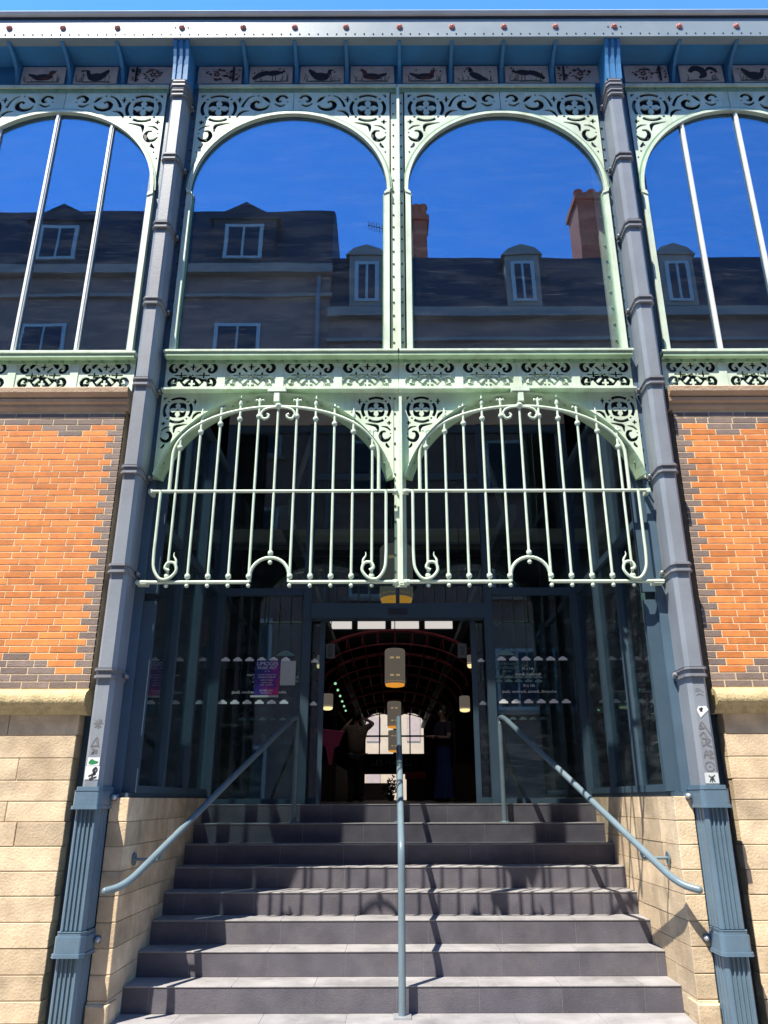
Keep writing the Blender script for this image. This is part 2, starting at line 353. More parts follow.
def spandrel_holes(fx, fz, k, strip=True, bold=1.35):
    """the same openings for each corner; fx, fz turn drawing units into metres from the outer top corner"""
    global BOLD
    BOLD = bold; H = []
    def P(x, y): return (fx((665-x)/684*k), fz((y-92)/523*k))
    c = (530, 195)
    def Q(dx, dy): return P(c[0]+dx*684, c[1]+dy*523)
    r = .168
    for a in (0, 90, 180, 270):
        H.append(stroke([Q(r*math.cos(R(a+d)), r*math.sin(R(a+d))) for d in range(-33, 34, 6)], [.013*k]*2, 1, False))
        b = a+45
        H.append(disc(Q(r*math.cos(R(b)), r*math.sin(R(b))), .014*k, 8))
        ur = (math.cos(R(b)), math.sin(R(b))); tn = (-ur[1], ur[0])
        def K(u, v): return Q(ur[0]*u+tn[0]*v, ur[1]*u+tn[1]*v)
        H.append([K(.028, 0), K(.068, -.024), K(.075, -.070), K(.108, -.040), K(.126, 0), K(.108, .040), K(.075, .070), K(.068, .024)])
    H.append(disc(Q(0, 0), .014*k, 8))
    H.append([P(625, 101), P(655, 101), P(655, 127)])
    H.append(plus(P(640, 291), .028*k, .010*k))
    H.append(stroke([P(575, 316), P(620, 322), P(652, 345)], [.004*k, .010*k, .006*k]))
    H.append(disc(P(652, 366), .010*k, 7))
    H.append(stroke([P(612, 352), P(580, 356), P(568, 385), P(592, 415), P(630, 410), P(654, 388)], [.008*k, .012*k, .017*k, .017*k, .014*k, .004*k]))
    H.append(stroke([P(616, 432), P(622, 450), P(640, 466)], [.004*k, .012*k, .008*k]))
    H.append(stroke([P(440, 296), P(500, 305), P(540, 318), P(546, 358)], [.004*k, .012*k, .016*k, .004*k]))
    H.append(stroke([P(318, 214), P(358, 216), P(384, 232), P(402, 262)], [.004*k, .012*k, .014*k, .004*k]))
    H.append(plus(P(390, 135), .026*k, .010*k, .040*k))
    if strip:
        H.append(stroke([P(372, 188), P(352, 148), P(325, 120), P(290, 108)], [.012*k, .010*k, .009*k, .006*k]))
        H.append(disc(P(262, 108), .012*k, 7))
        H.append(stroke([P(252, 158), P(276, 146), P(300, 165), P(292, 192), P(250, 204), P(208, 194), P(186, 172)], [.011*k, .012*k, .018*k, .019*k, .018*k, .014*k, .005*k]))
        H.append(stroke([P(238, 112), P(214, 124), P(196, 140), P(180, 156)], [.004*k, .016*k, .014*k, .004*k]))
        H.append(stroke([P(62, 128), P(78, 112), P(108, 108), P(132, 128), P(122, 148), P(102, 143)], [.010*k, .012*k, .014*k, .015*k, .013*k, .009*k]))
        H.append(stroke([P(74, 170), P(110, 180), P(150, 162)], [.006*k, .012*k, .006*k]))
        H.append(disc(P(60, 150), .009*k, 7))
    BOLD = 1.0
    return H

# ------------------------------------------------------------------ ground
GY = 5.80           # front plane of the walls
PIT = []
mb = MB(); mb.box(-150, 150, -1.6, 5.80, -.3, 0); mb.box(-150, 150, 5.80, 160, -.3, -.01)
tag(mb.build('pavement', 'asphalt'), kind='structure')
mb = MB(); mb.box(-150, 150, -5.2, -1.76, -.4, -.12)
tag(mb.build('road', 'road'), kind='structure')
mb = MB()
for i in range(-60, 60): mb.box(i*1.0+.004, i*1.0+.996, -1.76, -1.6, -.3, .003)
tag(mb.build('kerb', 'kerb'), kind='structure')
mb = MB(); mb.box(-150, 150, -160, -5.2, -.3, 0)
tag(mb.build('far_pavement', 'asphalt'), kind='structure')

# ------------------------------------------------------------------ staircase
RZ, TR, N0, LAND = .165, .28, 8.05, 1.485
SW = 1.915
st = thing('staircase', 'dark grey tiled staircase climbing between stone walls to the glass doors', 'stairs', (0, 5.8, 0))
for n in range(0, 9):
    z1 = LAND - n*RZ; z0 = z1 - RZ; y = N0 - n*TR
    mb = MB()
    yb = y + TR + .05 if n else 8.15
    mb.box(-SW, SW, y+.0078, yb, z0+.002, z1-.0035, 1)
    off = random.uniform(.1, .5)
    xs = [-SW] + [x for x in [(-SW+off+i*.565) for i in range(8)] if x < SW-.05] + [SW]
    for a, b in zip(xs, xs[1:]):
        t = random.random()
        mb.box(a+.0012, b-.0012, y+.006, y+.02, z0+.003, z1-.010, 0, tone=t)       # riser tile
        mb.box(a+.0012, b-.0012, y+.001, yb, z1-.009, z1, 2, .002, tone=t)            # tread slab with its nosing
    mb.build('step', ['step', 'grout', 'tread'], st)

# ------------------------------------------------------------------ stonework
def blocks(mb, x0, x1, y, z0, z1, rows, face='front', lens=(.35, .6), depth=.05, xr=None):
    pass
COURSES = [0, .178, .305, .452, .606, .760, .918, 1.072, 1.228, 1.385]
def stone_wall(sgn):
    """cheek wall beside the stairs: pier face to the street and the long side along the steps"""
    side = 'left' if sgn < 0 else 'right'
    t = thing('stone_wall', ('shaded' if sgn < 0 else 'sunlit') + ' cream stone side wall of the stairs, behind the ' +
              ('handrail on the side of the green frog sticker' if sgn < 0 else 'handrail on the side of the scrawled column'), 'wall', (sgn*1.97, 7, 0))
    t['label'] = ('cream stone cheek wall in shade beside the steps, under the glazing with the poster'
                  if sgn < 0 else 'cream stone cheek wall in full sun beside the steps, striped by thin shadows')
    mb = MB()
    xa, xb = sgn*1.918, sgn*2.05
    mb.box(xa+sgn*.005, xb-sgn*.006, 5.805, 8.3, 0, 1.53, 1)
    zs = COURSES + [1.545]
    for i in range(len(zs)-1):
        z0, z1 = zs[i]+.0025, zs[i+1]-.0025
        t0 = random.random()
        # pier block wraps the corner
        ys = [5.80]; y = 5.8+random.choice([.35, .62])
        while y < 8.0: ys.append(y); y += random.uniform(.45, .75)
        ys.append(8.24)
        for j, (a, b) in enumerate(zip(ys, ys[1:])):
            jit = random.uniform(0, .004)
            x_in = xa - sgn*jit
            mb.box(min(x_in, xb), max(x_in, xb), a+(.002 if j else -random.uniform(0, .004)), b-.002, z0, z1, 0, .004, tone=t0 if j == 0 else None)
    # battered foot of the pier
    mb.box(min(xa-sgn*.018, xb+sgn*.0), max(xa-sgn*.018, xb), 5.772, 5.95, 0, .286, 0, .01)
    mb.build('masonry', ['stone', 'stone_joint'], t, bevel=0)
    mb = MB(); mb.box(min(xa+sgn*.02, xb), max(xa+sgn*.02, xb), 5.83, 8.26, 1.545, 1.575)
    mb.build('coping', 'frame', t)
for s_ in (-1, 1): stone_wall(s_)

XE = 4.95      # outer end of what is built of the facade
def brick_wall(sgn):
    t = thing('brick_wall', 'orange brick wall with a cream stone base beside the ' + ('column with the green frog sticker' if sgn < 0 else 'column covered in scrawls'), 'wall', (sgn*3.6, 5.9, 0))
    t['label'] = ('orange brick wall on a cream stone base beside the column with the green sticker' if sgn < 0 else
                  'orange brick wall on a cream stone base beside the column with black scrawls')
    X0 = 2.30
    # brick face: each brick stands a little proud of the mortar
    mb = MB(); ch = .0530; n = 43; z = 2.300
    mb.box(sgn*(X0+.004), sgn*XE, 5.8022, 6.15, 2.26, 4.60, 2)
    for r in range(n):
        z0 = z + r*ch; z1 = z0+ch-.0085
        dark = [0.0, 0.0]
        edge = .135 if r % 2 else .07
        full = r >= n-2 or r == 0 or r == 1
        x = X0; first = True
        while x < XE-.02:
            if first and not full: ln = edge
            elif first: ln = .19 if r % 2 else .10
            else: ln = .205
            if not first and random.random() < .06: ln = .10
            x1 = min(x+ln, XE)
            dk = full or first
            if r == n-3 and int((x-X0)/.2) % 4 in (1, 2): dk = True
            if r == n-4 and int((x-X0)/.2) % 4 == 1: dk = True
            if r in (2, 3, 4, 5):
                # stepped dark pattern above the ledge
                u = abs(((x+x1)/2-X0-.55) % 1.1-.55)
                if u > .12+.10*(r-1): dk = True if r < 5 and u > .12+.11*(r-1) else dk
            a, b = sorted((sgn*(x+.004), sgn*(x1-.004)))
            mb.box(a, b, 5.80-random.uniform(0, .0012), 5.82, z0+.0042, z1+.0042, 1 if dk else 0, .0014)
            x = x1; first = False
    mb.build('brick_face', ['brick', 'brick_dark', 'mortar'], t)
    # stone base in courses
    mb = MB(); SX = 2.355
    mb.box(sgn*(SX+.01), sgn*XE, 5.8045, 6.15, 0, 2.10, 1)
    zs = [0, .178, .305, .452, .606, .760, .918, 1.072, 1.228, 1.385, 1.52, 1.66, 1.81, 1.97, 2.115]
    for i in range(len(zs)-1):
        x = SX; first = True
        while x < XE:
            ln = random.uniform(.32, .7); x1 = min(x+ln, XE)
            if XE-x1 < .1: x1 = XE
            a, b = sorted((sgn*(x-(random.uniform(0, .012) if first else -.003)), sgn*(x1-.003)))
            mb.box(a, b, 5.80-random.uniform(0, .004), 5.9, zs[i]+.0025, zs[i+1]-.0025, 0, .0035)
            x = x1; first = False
    mb.build('stone_base', ['stone', 'stone_joint'], t)
    # rounded ledge between base and brick
    prof = [(5.86, 2.108), (5.775, 2.112), (5.77, 2.128), (5.745, 2.14), (5.742, 2.158), (5.705, 2.17), (5.695, 2.20), (5.698, 2.235), (5.715, 2.262), (5.75, 2.283), (5.86, 2.296)]
    mb = MB(); fn = lambda u, v, w: (w, u, v)
    mb.prism(prof, fn, sgn*2.285, sgn*XE, 0, True)
    mb.build('ledge', 'ledge', t)
    prof = [(5.9, 4.600), (5.79, 4.600), (5.775, 4.625), (5.775, 4.652), (5.752, 4.662), (5.745, 4.69), (5.76, 4.70), (5.735, 4.712), (5.71, 4.735), (5.705, 4.775), (5.72, 4.788), (5.9, 4.792)]
    mb = MB(); mb.prism(prof, fn, sgn*2.275, sgn*XE, 0, False)
    mb.build('window_ledge', 'mould', t)
    return t
for s_ in (-1, 1): brick_wall(s_)

# ------------------------------------------------------------------ iron columns
def chamfer_section(hw, hf, yb, yf, c):
    return [(-hw, yb), (-hw, yf+c), (-hf, yf), (hf, yf), (hw, yf+c), (hw, yb)]
def iron_column(sgn):
    X = sgn*2.14
    t = thing('iron_column', 'x', 'column', (X, 5.75, 0), 'tall iron columns flanking the entrance')
    t['label'] = ('tall grey iron column with a green sticker, in front of the shaded porch glazing' if sgn < 0 else
                  'tall grey iron column scrawled with black tags, beside the sunlit porch glazing')
    # flange behind
    mb = MB()
    mb.box(sgn*2.005, sgn*2.16, 5.865, 5.93, 0, 8.32); mb.box(sgn*2.16, sgn*2.40, 5.866, 5.93, 4.60, 8.32); mb.box(sgn*2.16, sgn*2.42, 5.965, 6.03, 0, 4.60)
    for z in [4.0+.135*i for i in range(31)]:
        if abs(z-5.15) < .25 and sgn < 0: continue
        mb.lathe([(.011, 0), (.011, .008), (.004, .012)], (sgn*2.032, 5.865, z), 8, 1, ax='y')
        if z > 5.3: mb.lathe([(.011, 0), (.011, .008), (.004, .012)], (sgn*2.262, 5.865, z), 8, 1, ax='y')
    mb.build('flange', ['blue', 'rivet'], t)
    fn = lambda u, v, w: (X+u*.83, v, w)
    mb = MB(); mb.prism(chamfer_section(.083, .052, 5.87, 5.640, .034), fn, 1.56, 8.05)
    mb.build('shaft', 'shaft', t)
    # fluted foot: grooves cut in the front and on both sides
    hw = .098; yf = 5.615
    front = [(-hw, 5.87)]
    for k in range(3):
        y = 5.80-.05*k
        front += [(-hw, y), (-hw+.010, y-.006), (-hw+.010, y-.020), (-hw, y-.026)]
    front += [(-hw, yf+.028), (-.078, yf)]
    for k in range(4):
        x = -.066+.0345*k
        front += [(x, yf), (x+.005, yf+.012), (x+.0205, yf+.012), (x+.0255, yf)]
    front += [(.078, yf), (hw, yf+.028)]
    for k in range(2, -1, -1):
        y = 5.80-.05*k
        front += [(hw, y-.026), (hw-.010, y-.020), (hw-.010, y-.006), (hw, y)]
    front += [(hw, 5.87)]
    for za, zb_ in ((0, .60), (.735, 1.49)): mb = MB(); mb.prism(front, fn, za, zb_); mb.build('fluted_foot', 'blue_base', t)
    # heavy sleeves at the foot
    for z in (.66, 1.545):
        mb = MB()
        mb.prism(chamfer_section(.118, .092, 5.862, 5.590, .032), fn, z-.055, z+.045)
        mb.prism(chamfer_section(.127, .098, 5.860, 5.578, .034), fn, z-.075, z-.052)
        mb.prism(chamfer_section(.108, .086, 5.861, 5.600, .03), fn, z+.043, z+.070)
        for s in (-1, 1):
            mb.box(X+s*.092, X+s*.140, 5.79, 5.835, z-.022, z+.022)
        sv = mb.build('sleeve', 'blue_base', t, bevel=.003)
        for s in (-1, 1): mb = MB(); mb.lathe([(.019, 0), (.019, .016), (.014, .028), (.005, .032)], (X+s*.122, 5.79, z), 10, 0, ax='y'); mb.build('bolt', 'bolt', sv)
    # slim double-ring collars
    for z in (2.393, 3.181, 3.998, 4.795, 5.595, 6.411, 7.203, 8.00):
        mb = MB()
        for dz in (-.030, .022):
            mb.prism(chamfer_section(.097, .066, 5.862, 5.618, .034), fn, z+dz-.009, z+dz+.011)
        mb.prism(chamfer_section(.089, .058, 5.863, 5.632, .034), fn, z-.021, z+.013)
        for s in (-1, 1):
            mb.box(X+s*.074, X+s*.106, 5.81, 5.85, z-.018, z+.014)
            mb.lathe([(.014, 0), (.014, .012), (.006, .02)], (X+s*.096, 5.81, z), 8, 1, ax='y')
        mb.build('collar', ['collar', 'bolt'], t, bevel=.002)
    mb = MB()
    for z, a in ((8.055, .012), (8.085, .022), (8.115, .006), (8.14, .016)):
        mb.prism(chamfer_section(.083+a, .052+a, 5.861, 5.640-a, .034), fn, z, z+.026)
    mb.build('capital', 'collar', t, bevel=.002)
    # fluted console that swings out under the cornice
    mb = MB()
    pf = [(5.628, 8.165), (5.622, 8.25), (5.612, 8.35), (5.595, 8.44), (5.57, 8.52), (5.545, 8.58), (5.54, 8.62)]
    for k in range(-2, 3):
        x = X+k*.030
        prof = pf + [(5.86, 8.62), (5.86, 8.165)]
        dy = .0 if k % 2 == 0 else .012
        mb.prism([(u+(dy if i < 7 else 0), v) for i, (u, v) in enumerate(prof)], lambda u, v, w: (w, u, v), x-.0148, x+.0148)
    mb.build('console', 'soffit', t)
    return t
for s_ in (-1, 1): iron_column(s_)

# ------------------------------------------------------------------ cornice and tile frieze
t = thing('cornice', 'pale riveted iron cornice with red rosettes running under the sky', 'cornice', (0, 5.6, 8.6))
mb = MB(); mb.box(-XE, XE, 5.535, 5.56, 8.628, 8.865); mb.box(-XE, XE, 5.527, 5.62, 8.612, 8.630)
for i in range(int(2*XE/.0915)):
    mb.lathe([(.008, 0), (.008, .005), (.003, .008)], (-XE+.05+i*.0915, 5.535, 8.662), 6, 1, ax='y')
mb.build('fascia', ['fascia', 'rivet'], t)
mb = MB(); mb.prism([(5.50, 8.905), (5.488, 8.93), (5.50, 8.95), (5.9, 8.96), (5.9, 8.90)], lambda u, v, w: (w, u, v), -XE, XE)
mb.box(-XE, XE, 5.53, 5.9, 8.866, 8.899, 1)
mb.build('gutter', ['zinc', 'navy'], t)
mb = MB()
cove = [(5.56, 8.612), (5.60, 8.618), (5.68, 8.626), (5.78, 8.626), (5.852, 8.62), (5.90, 8.62), (5.90, 8.86), (5.562, 8.86)]
mb.prism(cove, lambda u, v, w: (w, u, v), -XE, XE)
mb.box(-XE, XE, 5.862, 5.95, 8.32, 8.63)
mb.build('soffit', 'soffit', t)
RX = [-4.42, -3.868, -3.333, -2.789, -2.146, -1.534, -1.019, -.508, .027, .55, 1.069, 1.583, 2.17, 2.82, 3.39, 3.94, 4.48]
for x in RX:
    mb = MB()
    mb.lathe([(.029, 0), (.031, .006), (.026, .014), (.019, .010), (.017, .012), (.014, .020), (.004, .024)], (x, 5.535, 8.755), 14, 0, ax='y')
    for k in range(8): mb.ball((x+.022*math.cos(k*PI/4), 5.522, 8.755+.022*math.sin(k*PI/4)), .006, 6)
    if abs(abs(x)-2.15) < .05:
        for s in (-1, 1): mb.lathe([(.008, 0), (.008, .006), (.003, .008)], (x+s*.062, 5.535, 8.755), 6, 1, ax='y')
    mb.build('rosette', ['red', 'rivet'], t)
    if abs(abs(x)-2.15) < .05: continue
    mb = MB()
    fin = [(5.862, 8.345), (5.838, 8.36), (5.815, 8.43), (5.775, 8.50), (5.70, 8.555), (5.60, 8.585), (5.562, 8.605), (5.562, 8.612), (5.862, 8.612)]
    mb.prism(fin, lambda u, v, w: (w, u, v), x-.016, x+.016)
    mb.box(x-.03, x+.03, 5.845, 5.862, 8.345, 8.60)
    mb.build('bracket', 'soffit', t)

def bird(kind, cx, cz, flip):
    """silhouettes: body, neck, head, tail, legs and reeds, as flat inlays of the tile"""
    out = []; f = -1 if flip else 1
    def P(x, z): return (cx+f*x, cz+z)
    def el(x, z, a, b, tilt=0, n=16):
        ca, sa = math.cos(R(tilt)), math.sin(R(tilt))
        return [P(x+a*math.cos(2*PI*i/n)*ca-b*math.sin(2*PI*i/n)*sa, z+a*math.cos(2*PI*i/n)*sa+b*math.sin(2*PI*i/n)*ca) for i in range(n)]
    S = lambda pts, ws: stroke([P(*p) for p in pts], ws, 5)
    if kind == 'trailing':
        out += [(el(.03, .02, .075, .038, 8), 0), (S([(-.02, .025), (-.10, .0), (-.18, -.065)], [.03, .035, .018]), 0),
                (S([(.09, .03), (.115, .025), (.13, .045), (.15, .035)], [.02, .013, .013, .006]), 0), (S([(.13, .06), (.135, .08)], [.006, .003]), 0),
                (S([(.02, -.02), (.02, -.09)], [.004, .004]), 0), (S([(.05, -.02), (.055, -.09)], [.004, .004]), 0)]
    elif kind == 'goose':
        out += [(el(-.01, -.03, .085, .055, -6), 0), (S([(-.07, -.01), (-.12, .05), (-.125, .075)], [.04, .02, .004]), 0),
                (S([(.05, -.02), (.075, .02), (.08, .05), (.12, .06)], [.032, .018, .018, .004]), 0)]
    elif kind == 'duck':
        out += [(el(.0, -.03, .10, .045, 4), 0), (S([(-.08, -.02), (-.13, .0), (-.15, .02)], [.025, .018, .003]), 0),
                (S([(.065, -.01), (.08, .03), (.085, .055)], [.026, .02, .024]), 1), (S([(.085, .055), (.125, .045)], [.012, .004]), 0),
                (el(.02, -.05, .06, .022, 0), 1)]
    elif kind == 'upright':
        out += [(el(.01, -.03, .09, .042, -32), 0), (S([(-.05, .03), (-.058, .07), (-.065, .09)], [.03, .018, .016]), 0),
                (S([(.07, -.06), (.12, -.09)], [.028, .012]), 0), (S([(-.07, .09), (-.095, .085)], [.008, .003]), 0)]
    elif kind == 'curled':
        out += [(S([(-.12, .02), (-.07, .07), (.0, .05), (.02, -.02), (-.03, -.06)], [.02, .035, .04, .035, .01]), 0),
                (S([(.05, .04), (.09, .075), (.14, .05), (.15, .01)], [.012, .02, .022, .008]), 0)]
    if kind == 'flowers':
        for k in range(30):
            a = random.uniform(0, 2*PI); r = random.uniform(.05, .085)
            x, z = -.03+r*1.15*math.cos(a), r*math.sin(a)
            out.append((stroke([P(x, z), P(x+.016*math.cos(a*3), z+.014*math.sin(a*2+1)), P(x+.028*math.cos(a*3+1), z+.012*math.sin(a*2))], [.004, .009, .003], 3), 0 if k % 3 else 1))
        for k in range(5): out.append((el(-.03+.022*math.cos(k*2*PI/5), .022*math.sin(k*2*PI/5), .013, .011), 1))
        for k in range(16):
            z = random.uniform(-.085, .085); x = random.choice([.10, .115, .165, .18])+random.uniform(-.012, .012)
            out.append((stroke([P(x, z), P(x+.012, z+.012), P(x+.02, z+.002)], [.003, .008, .003], 3), 0))
        out.append((stroke([P(.14, -.10), P(.14, .10)], [.012, .012], 2), 0))
    else:
        for k in range(9):
            x = random.choice([-1, 1])*random.uniform(.09, .185); l = random.uniform(.04, .13)
            out.append((stroke([P(x, -.098), P(x+random.uniform(-.02, .02), -.098+l*.6), P(x+random.uniform(-.04, .04), -.098+l)], [.0035, .003, .0015], 3), 2))
        for k in range(3):
            x = random.uniform(.08, .17)*random.choice([-1, 1]); out.append((el(x, random.uniform(-.01, .08), .014, .009, random.uniform(0, 90), 8), 1 if k else 2))
        out.append((stroke([P(-.16, -.098), P(-.05, -.092), P(.06, -.096), P(.17, -.09)], [.006, .009, .007, .005], 4), 2))
    return out
TILES = [(-3.62, 'duck', 0), (-3.085, 'goose', 1), (-2.525, 'flowers', 1), (-1.81, 'flowers', 0), (-1.29, 'trailing', 0), (-.765, 'goose', 0), (-.25, 'duck', 1),
         (.285, 'duck', 0), (.81, 'upright', 0), (1.33, 'trailing', 1), (1.85, 'flowers', 1), (2.555, 'flowers', 0), (3.12, 'curled', 0), (3.67, 'goose', 0)]
NAMES_T = ['painted tile of a brown duck above the barred window, farthest from the green-stickered column',
 'painted tile of a round-backed bird between two soffit brackets over the barred window', 'flower ornament tile beside the column with the green sticker, outside the entrance bay',
 'flower ornament tile inside the entrance bay beside the column with the green sticker', 'painted tile of a bird with trailing tail sloping down to the flower tile',
 'painted tile of a goose with raised tail and outstretched neck', 'painted tile of a dark swimming duck looking towards the goose tile',
 'painted tile of a brown duck with dark green head, just past the centre post', 'painted tile of an upright bird with long sloping back',
 'painted tile of a long-tailed bird bending forward, facing the centre', 'flower ornament tile inside the entrance bay beside the scrawled column',
 'flower ornament tile just outside the entrance bay beside the scrawled column', 'painted tile of a bird with curled dark plumage',
 'painted tile of a bird at the picture edge past the curled bird']
for (x, kd, fl), lb in zip(TILES, NAMES_T):
    t = thing('painted_tile', lb, 'tile', (x, 5.86, 8.49), 'painted tiles under the cornice')
    mb = MB(); mb.box(x-.225, x+.225, 5.846, 5.861, 8.372, 8.605, 0, .004)
    mb.build('tile_face', 'tile', t)
    mb = MB()
    for i, (pl, m_) in enumerate(bird(kd, x, 8.487, fl)):
        y = 5.8445-.00012*i
        mb.add([(u, y, v) for u, v in pl], [tuple(range(len(pl)))], m_)
    mb.build('picture', ['ink', 'ink_brown', 'ink_green'], t)

# ------------------------------------------------------------------ upper ironwork
def rivets(mb, x0, x1, y, z, step=.105, r=.009, m=0, down=False):
    n = max(1, int(abs(x1-x0)/step))
    for i in range(n):
        x = x0+(x1-x0)*(i+.5)/n
        mb.lathe([(r, 0), (r, .005), (r*.4, .009)], (x, y, z), 7, m, ax='y')

def beam(x0, x1, label):
    t = tag(thing('iron_beam', label, 'beam', ((x0+x1)/2, 5.85, 8.28), 'green iron beams under the tile frieze'))
    mb = MB(); mb.box(x0, x1, 5.815, 5.86, 8.285, 8.318); mb.box(x0, x1, 5.835, 5.86, 8.236, 8.286, 1); rivets(mb, x0, x1, 5.835, 8.262, .09, .010, 1)
    mb.build('angle_bar', ['green', 'green_dark'], t)
beam(-2.005, -.004, 'green riveted beam over the plain arched window beside the green-stickered column')
beam(.004, 2.005, 'green riveted beam over the plain arched window beside the scrawled column')
beam(-XE, -2.31, 'green riveted beam over the barred window beside the green-stickered column')
beam(2.31, XE, 'green riveted beam over the barred window beside the scrawled column')

def arch_outline(xl, xr, ztop, cx, cz, r, n=40):
    """plate between two jambs, cut by a round arch from below"""
    zl = cz
    pts = [(xl, ztop), (xl, zl)]
    a = [(cx+r*math.cos(PI-PI*i/n), cz+r*math.sin(PI-PI*i/n)) for i in range(n+1)]
    return pts+a+[(xr, zl), (xr, ztop)]

def arched_window(xl, xr, cx, r, cz, label, bars=(), sill=True, rimL=.0, rimR=.0):
    t = thing('arched_window', label, 'window', (cx, 5.9, 5.24), 'arched upper windows')
    zb = 5.178
    # glass
    n = 40; ri = r+.012
    pl = [(cx-ri, zb)]+[(cx+ri*math.cos(PI-PI*i/n), cz+ri*math.sin(PI-PI*i/n)) for i in range(n+1)]+[(cx+ri, zb)]
    # jambs stand slightly outside the arch springing: the little ear below the arch
    pl = [(xl+.03, zb), (xl+.03, cz)]+pl[1:-1]+[(xr-.03, cz), (xr-.03, zb)]
    mb = MB(); mb.prism(pl, lambda u, v, w: (u, w, v), 5.868, 5.874)
    mb.build('pane', 'glass_up', t)
    # spandrels: two fretwork halves
    for s in (-1, 1):
        xe = xl if s < 0 else xr
        ring = [(cx+s*r*math.cos(PI/2*i/24), cz+r*math.sin(PI/2*i/24)) for i in range(25)]   # from springing to crown
        outer = [(xe, 8.236), (xe, cz)]+ring+[(cx+s*.003, cz+r), (cx+s*.003, 8.236)]
        outer = [(xe, 8.236), (xe, cz)]+ring[:-1]+[(cx+s*.003, ring[-1][1]), (cx+s*.003, 8.236)]
        fx = (lambda q: xe+q+.02) if s < 0 else (lambda q: xe-q-.02)
        H = spandrel_holes(fx, lambda q: 8.225-q, 1.0)
        d = plate(outer, H, .014)
        mb = MB(); mb.raw(d, 0, lambda p: (p[0], p[1]+5.848, p[2]))
        # rivets following the arch
        for k in range(3, 11):
            a = R(8+k*4.6); rr = r+.075
            px = cx+s*rr*math.cos(a); pz = cz+rr*math.sin(a)
            if abs(px-cx) < abs(xe-cx)-.02 and k < 7: mb.lathe([(.008, 0), (.008, .004), (.003, .007)], (px, 5.841, pz), 7, 1, ax='y')
        mb.build('spandrel', ['green', 'rivet'], t)
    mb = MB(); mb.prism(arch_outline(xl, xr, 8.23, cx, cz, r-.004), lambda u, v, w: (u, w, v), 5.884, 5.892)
    mb.build('shade_backing', 'navy', t)  # dark sheet added so the spandrel openings look like shaded depth
    # moulded rim: arch, ears and jambs
    mb = MB()
    def rim(r0, r1, y0, y1, m):
        a = [(cx+r1*math.cos(PI*i/n), cz+r1*math.sin(PI*i/n)) for i in range(n+1)]; b = [(cx+r0*math.cos(PI*i/n), cz+r0*math.sin(PI*i/n)) for i in range(n+1)]
        for i in range(n):
            q = [a[i], a[i+1], b[i+1], b[i]]
            mb.prism(q, lambda u, v, w: (u, w, v), y0, y1, m)
    rim(r-.016, r+.014, 5.822, 5.867, 0); rim(r+.014, r+.034, 5.832, 5.842, 1)
    for s, xe in ((-1, xl), (1, xr)):
        e = xe-s*.0; i_ = xe-s*.05
        mb.box(e, i_, 5.815, 5.8672, zb, cz-.05)
        mb.box(cx+s*(r+.014), cx+s*(r-.016), 5.822, 5.867, cz-.045, cz+.001)
        mb.prism([(cx+s*(r-.024), cz-.04), (cx+s*(r+.02), cz-.01), (e, cz-.06), (i_-s*.004, cz-.085)], lambda u, v, w: (u, w, v), 5.806, 5.8669)
        mb.box(i_, i_-s*.012, 5.845, 5.8668, zb, cz-.06, 1)
    mb.box(xl, xr, 5.83, 5.8674, zb-.001, zb+.038)
    mb.build('rim', ['green', 'green_dark'], t)
    for bx in bars:
        mb = MB(); h = cz+math.sqrt(max(0, (r-.01)**2-(bx-cx)**2)); mb.box(bx-.019, bx+.019, 5.846, 5.8665, zb+.039, h)
        mb.box(bx-.008, bx+.008, 5.836, 5.846, zb+.039, h)
        mb.build('glazing_bar', 'bar_white', t)
    return t
arched_window(-2.005, -.075, -1.040, .955, 7.00, 'plain arched window mirroring a tall slate roof and its gabled dormers')
arched_window(.075, 2.005, 1.040, .955, 7.00, 'plain arched window mirroring a brick chimney and one stone dormer')
arched_window(-4.37, -2.325, -3.345, 1.0, 6.985, 'arched window with upright glazing bars above the wall beside the green sticker', (-2.83, -3.385, -3.94))
arched_window(2.325, 4.37, 3.345, 1.0, 6.985, 'arched window with upright glazing bars above the wall beside the scrawled column', (2.83, 3.385, 3.94))
for s in (-1, 1):
    mb = MB(); a, b = sorted((s*4.37, s*XE)); mb.box(a+.002, b, 5.85, 6.1, 5.178, 8.236)
    tag(mb.build('iron_cladding', 'green'), 'pale green iron panel beyond the barred window on the ' + ('green-stickered' if s < 0 else 'scrawled') + ' column side', 'cladding')

# central post from the beam down to the foot of the grilles
t = thing('iron_post', 'slim pale green riveted post between the two arches in the middle', 'post', (0, 5.85, 3.1))
mb = MB(); mb.box(-.062, .062, 5.855, 5.885, 4.70, 8.30); mb.box(-.040, .056, 5.855, 5.88, 3.085, 4.70)
for i in range(36):
    z = 3.2+i*.14
    if 4.76 < z < 5.2: continue
    for x in ((-.035,) if z < 4.76 else (-.038, .040)): mb.lathe([(.010, 0), (.010, .005), (.004, .009)], (x, 5.855, z), 7, 2, ax='y')
mb.build('plate', ['green', 'green_dark', 'rivet'], t)
mb = MB(); mb.box(-.004, .022, 5.772, 5.854, 5.19, 8.234, 0); mb.box(.0, .024, 5.772, 5.854, 3.09, 4.72, 0)
mb.build('rib', 'green', t)
for z in (3.10, 3.855): mb = MB(); mb.box(-.055, .075, 5.775, 5.800, z-.022, z+.022); mb.ball((-.03, 5.775, z), .02); mb.ball((.05, 5.775, z), .02); mb.build('clamp', 'grille', t)

